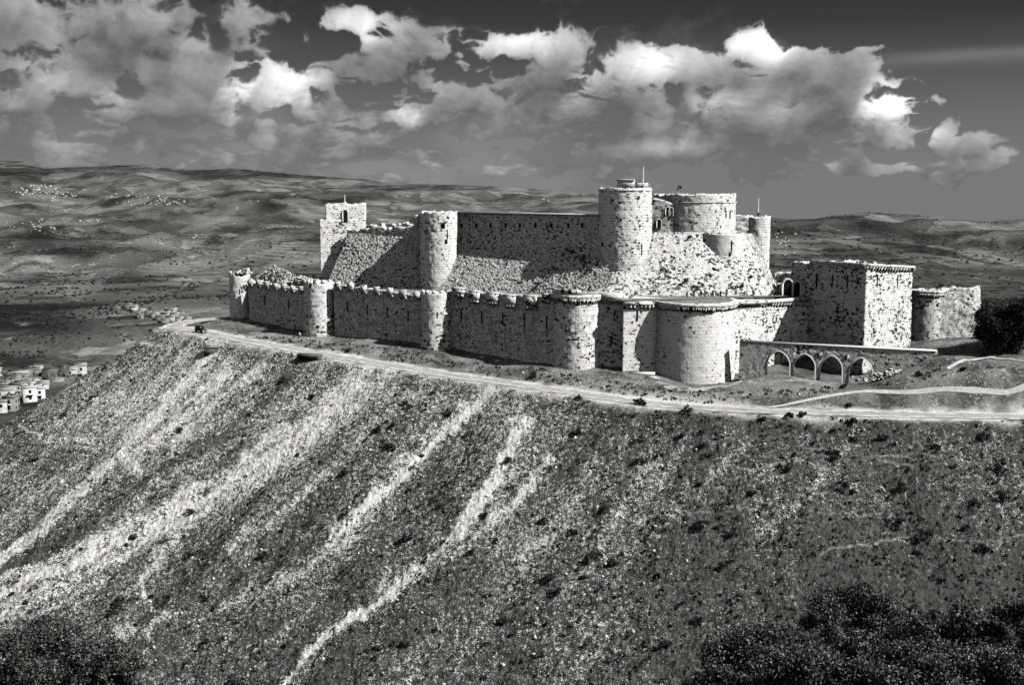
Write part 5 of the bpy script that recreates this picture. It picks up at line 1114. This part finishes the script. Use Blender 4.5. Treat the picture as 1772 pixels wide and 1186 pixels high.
azs = axis(-1.25, -.47, .47, 1.25, 110, 1150, 110); els = np.concatenate([np.linspace(-.12, -.04, 6, endpoint=False), np.linspace(-.04, .175, 260, endpoint=False), np.linspace(.175, .5, 60)])
AZ, EL = np.meshgrid(azs, els, indexing='ij')
def billow(x, y, o, s):
    r = 0; a = 1; n = 0; f = 1.
    for k in range(o): r = r+a*np.abs(vn(x*f+k*11.3, y*f-k*7.7, x*0+.37*k, s+k*13)); n += a; a *= .56; f *= 2.07
    return r/n
def cdens(A, E):
    wx = fbm(A*16, E*20, None, 4, 201)*.009; wy = fbm(A*16, E*20, None, 4, 205)*.006
    wx = wx+fbm(A*70, E*80, None, 3, 207)*.0028; wy = wy+fbm(A*70, E*80, None, 3, 209)*.0026
    x, y = A+wx, E+wy; f = np.full(A.shape, -.8)
    for (px, py, rx, ry, wt) in CL:
        a_, e_ = ae(px, py); dy_ = (y-e_)*F; d = np.sqrt(((x-a_)*F/rx)**2+(dy_/np.where(dy_ < 0, ry*.85, ry*1.05))**2); v = wt*(1.0-d); v = np.maximum(v, -.8); h_ = np.clip(.5+.5*(v-f)/.22, 0, 1); f = f*(1-h_)+v*h_+.22*h_*(1-h_)
    low = np.clip((.15-.10*np.clip((A-.30)/.12, 0, 1)-E)/.06, 0, 1)*np.clip((E+.02)/.04, 0, 1); f = np.maximum(f, (fbm(x*24, y*80, None, 4, 211)*1.15+.26)*low-.8*(1-low))
    hi = np.clip((E-.19)/.08, 0, 1); f = np.maximum(f, (fbm(x*5, y*7, None, 4, 215)*1.2)*hi-.9*(1-hi))
    side = np.clip((np.abs(A)-.53)/.1, 0, 1); f = np.maximum(f, fbm(x*7, y*15, None, 4, 217)*1.1*side-.9*(1-side))
    b = billow(x*34, y*40, 6, 221); n_ = fbm(x*24, y*30, None, 6, 231, .55)
    return f + 1.35*(.27-b) + n_*.24 + .06
D0 = cdens(AZ, EL)
tau = 0
for k in range(1, 8):
    st_ = .0026*k*(1+.16*k); tau = tau+np.clip(cdens(AZ+st_*.5, EL+st_), 0, .7)*(.0026*(1+.32*k))
light = np.exp(-tau*105)*.62+np.exp(-tau*26)*.38
def ss(v, a, b): q = np.clip((v-a)/(b-a), 0, 1); return q*q*(3-2*q)
alpha = ss(D0, -.08, .19)
BR = [(475, 155, 75, 45), (615, 48, 50, 26), (1120, 118, 70, 34), (1310, 84, 52, 28), (1535, 180, 45, 30), (145, 150, 60, 26), (705, 203, 20, 16), (1260, 175, 90, 24), (900, 75, 80, 34), (300, 180, 70, 20), (1140, 255, 70, 12), (1620, 235, 22, 16), (1330, 190, 80, 20), (60, 100, 60, 30)]
BS = [1.0, .95, 1.1, 1.5, 1.3, .6, .9, .85, .65, .5, .6, .5, .7, .4]
brt = np.zeros_like(AZ)
for (px, py, rx, ry), bs_ in zip(BR, BS):
    a_, e_ = ae(px, py); brt = np.maximum(brt, bs_*np.exp(-(((AZ-a_)*F/rx)**2+((EL-e_)*F/ry)**2)*.9))
hz_ = np.interp(EL, [-.02, .02, .06, .10, .14, .18, .5], [.20, .20, .155, .092, .045, .028, .06])*np.interp(AZ, [-.45, 0, .45], [1.05, 1.0, .95])
soft = ss(fbm(AZ*9, EL*24, None, 4, 241), -.2, .6)*np.clip((.14-EL)/.1, 0, 1)*.05*np.clip((.1-AZ)/.3+.4, 0, 1)
sky_v = hz_+soft
a_, e_ = ae(1610, 101); dy = (EL-e_)*F+fbm(AZ*8, EL*50, None, 3, 251)*7; dx = (AZ-a_)*F; sky_v = sky_v+.085*np.exp(-(dy/15)**2)*ss(dx, -230, 60)
n2_ = fbm(AZ*60, EL*75, None, 4, 261)
cloud = .08+.04*n2_+light*(.25+.05*n2_+brt*.85)*(.75+.5*ss(D0, -.05, .5))
cloud = np.maximum(cloud, sky_v*.85)
veil = ss(D0+.75*fbm(AZ*6, EL*11, None, 3, 271), -.5, .3)*.62*np.clip(1.2-np.clip((AZ-.30)/.1, 0, 1), 0, 1)
sky_v = sky_v*(1-veil)+np.maximum(sky_v, .098+.04*n2_)*veil
cval = sky_v*(1-alpha)+cloud*alpha
RR_ = 30000.
SV = np.stack([np.sin(AZ)*RR_, np.cos(AZ)*RR_, np.tan(EL)*RR_], -1).reshape(-1, 3)
ms = bpy.data.materials.new('cloudy_sky'); ms.use_nodes = True; t = NT(ms.node_tree); t.n.clear(); out = t.new('ShaderNodeOutputMaterial'); em = t.new('ShaderNodeEmission'); at = t.new('ShaderNodeAttribute'); at.attribute_name = 'tone'
t.l.new(t.grey(at.outputs['Fac']), em.inputs[0]); t.l.new(em.outputs[0], out.inputs[0]); ms.cycles.emission_sampling = 'NONE'
skyo = mk('sky', SV, gridfaces(*AZ.shape), ms, attr={'tone': cval.ravel()}, smooth=True); tag(skyo, 'dark sky with banks of bright cumulus clouds', kind='structure')
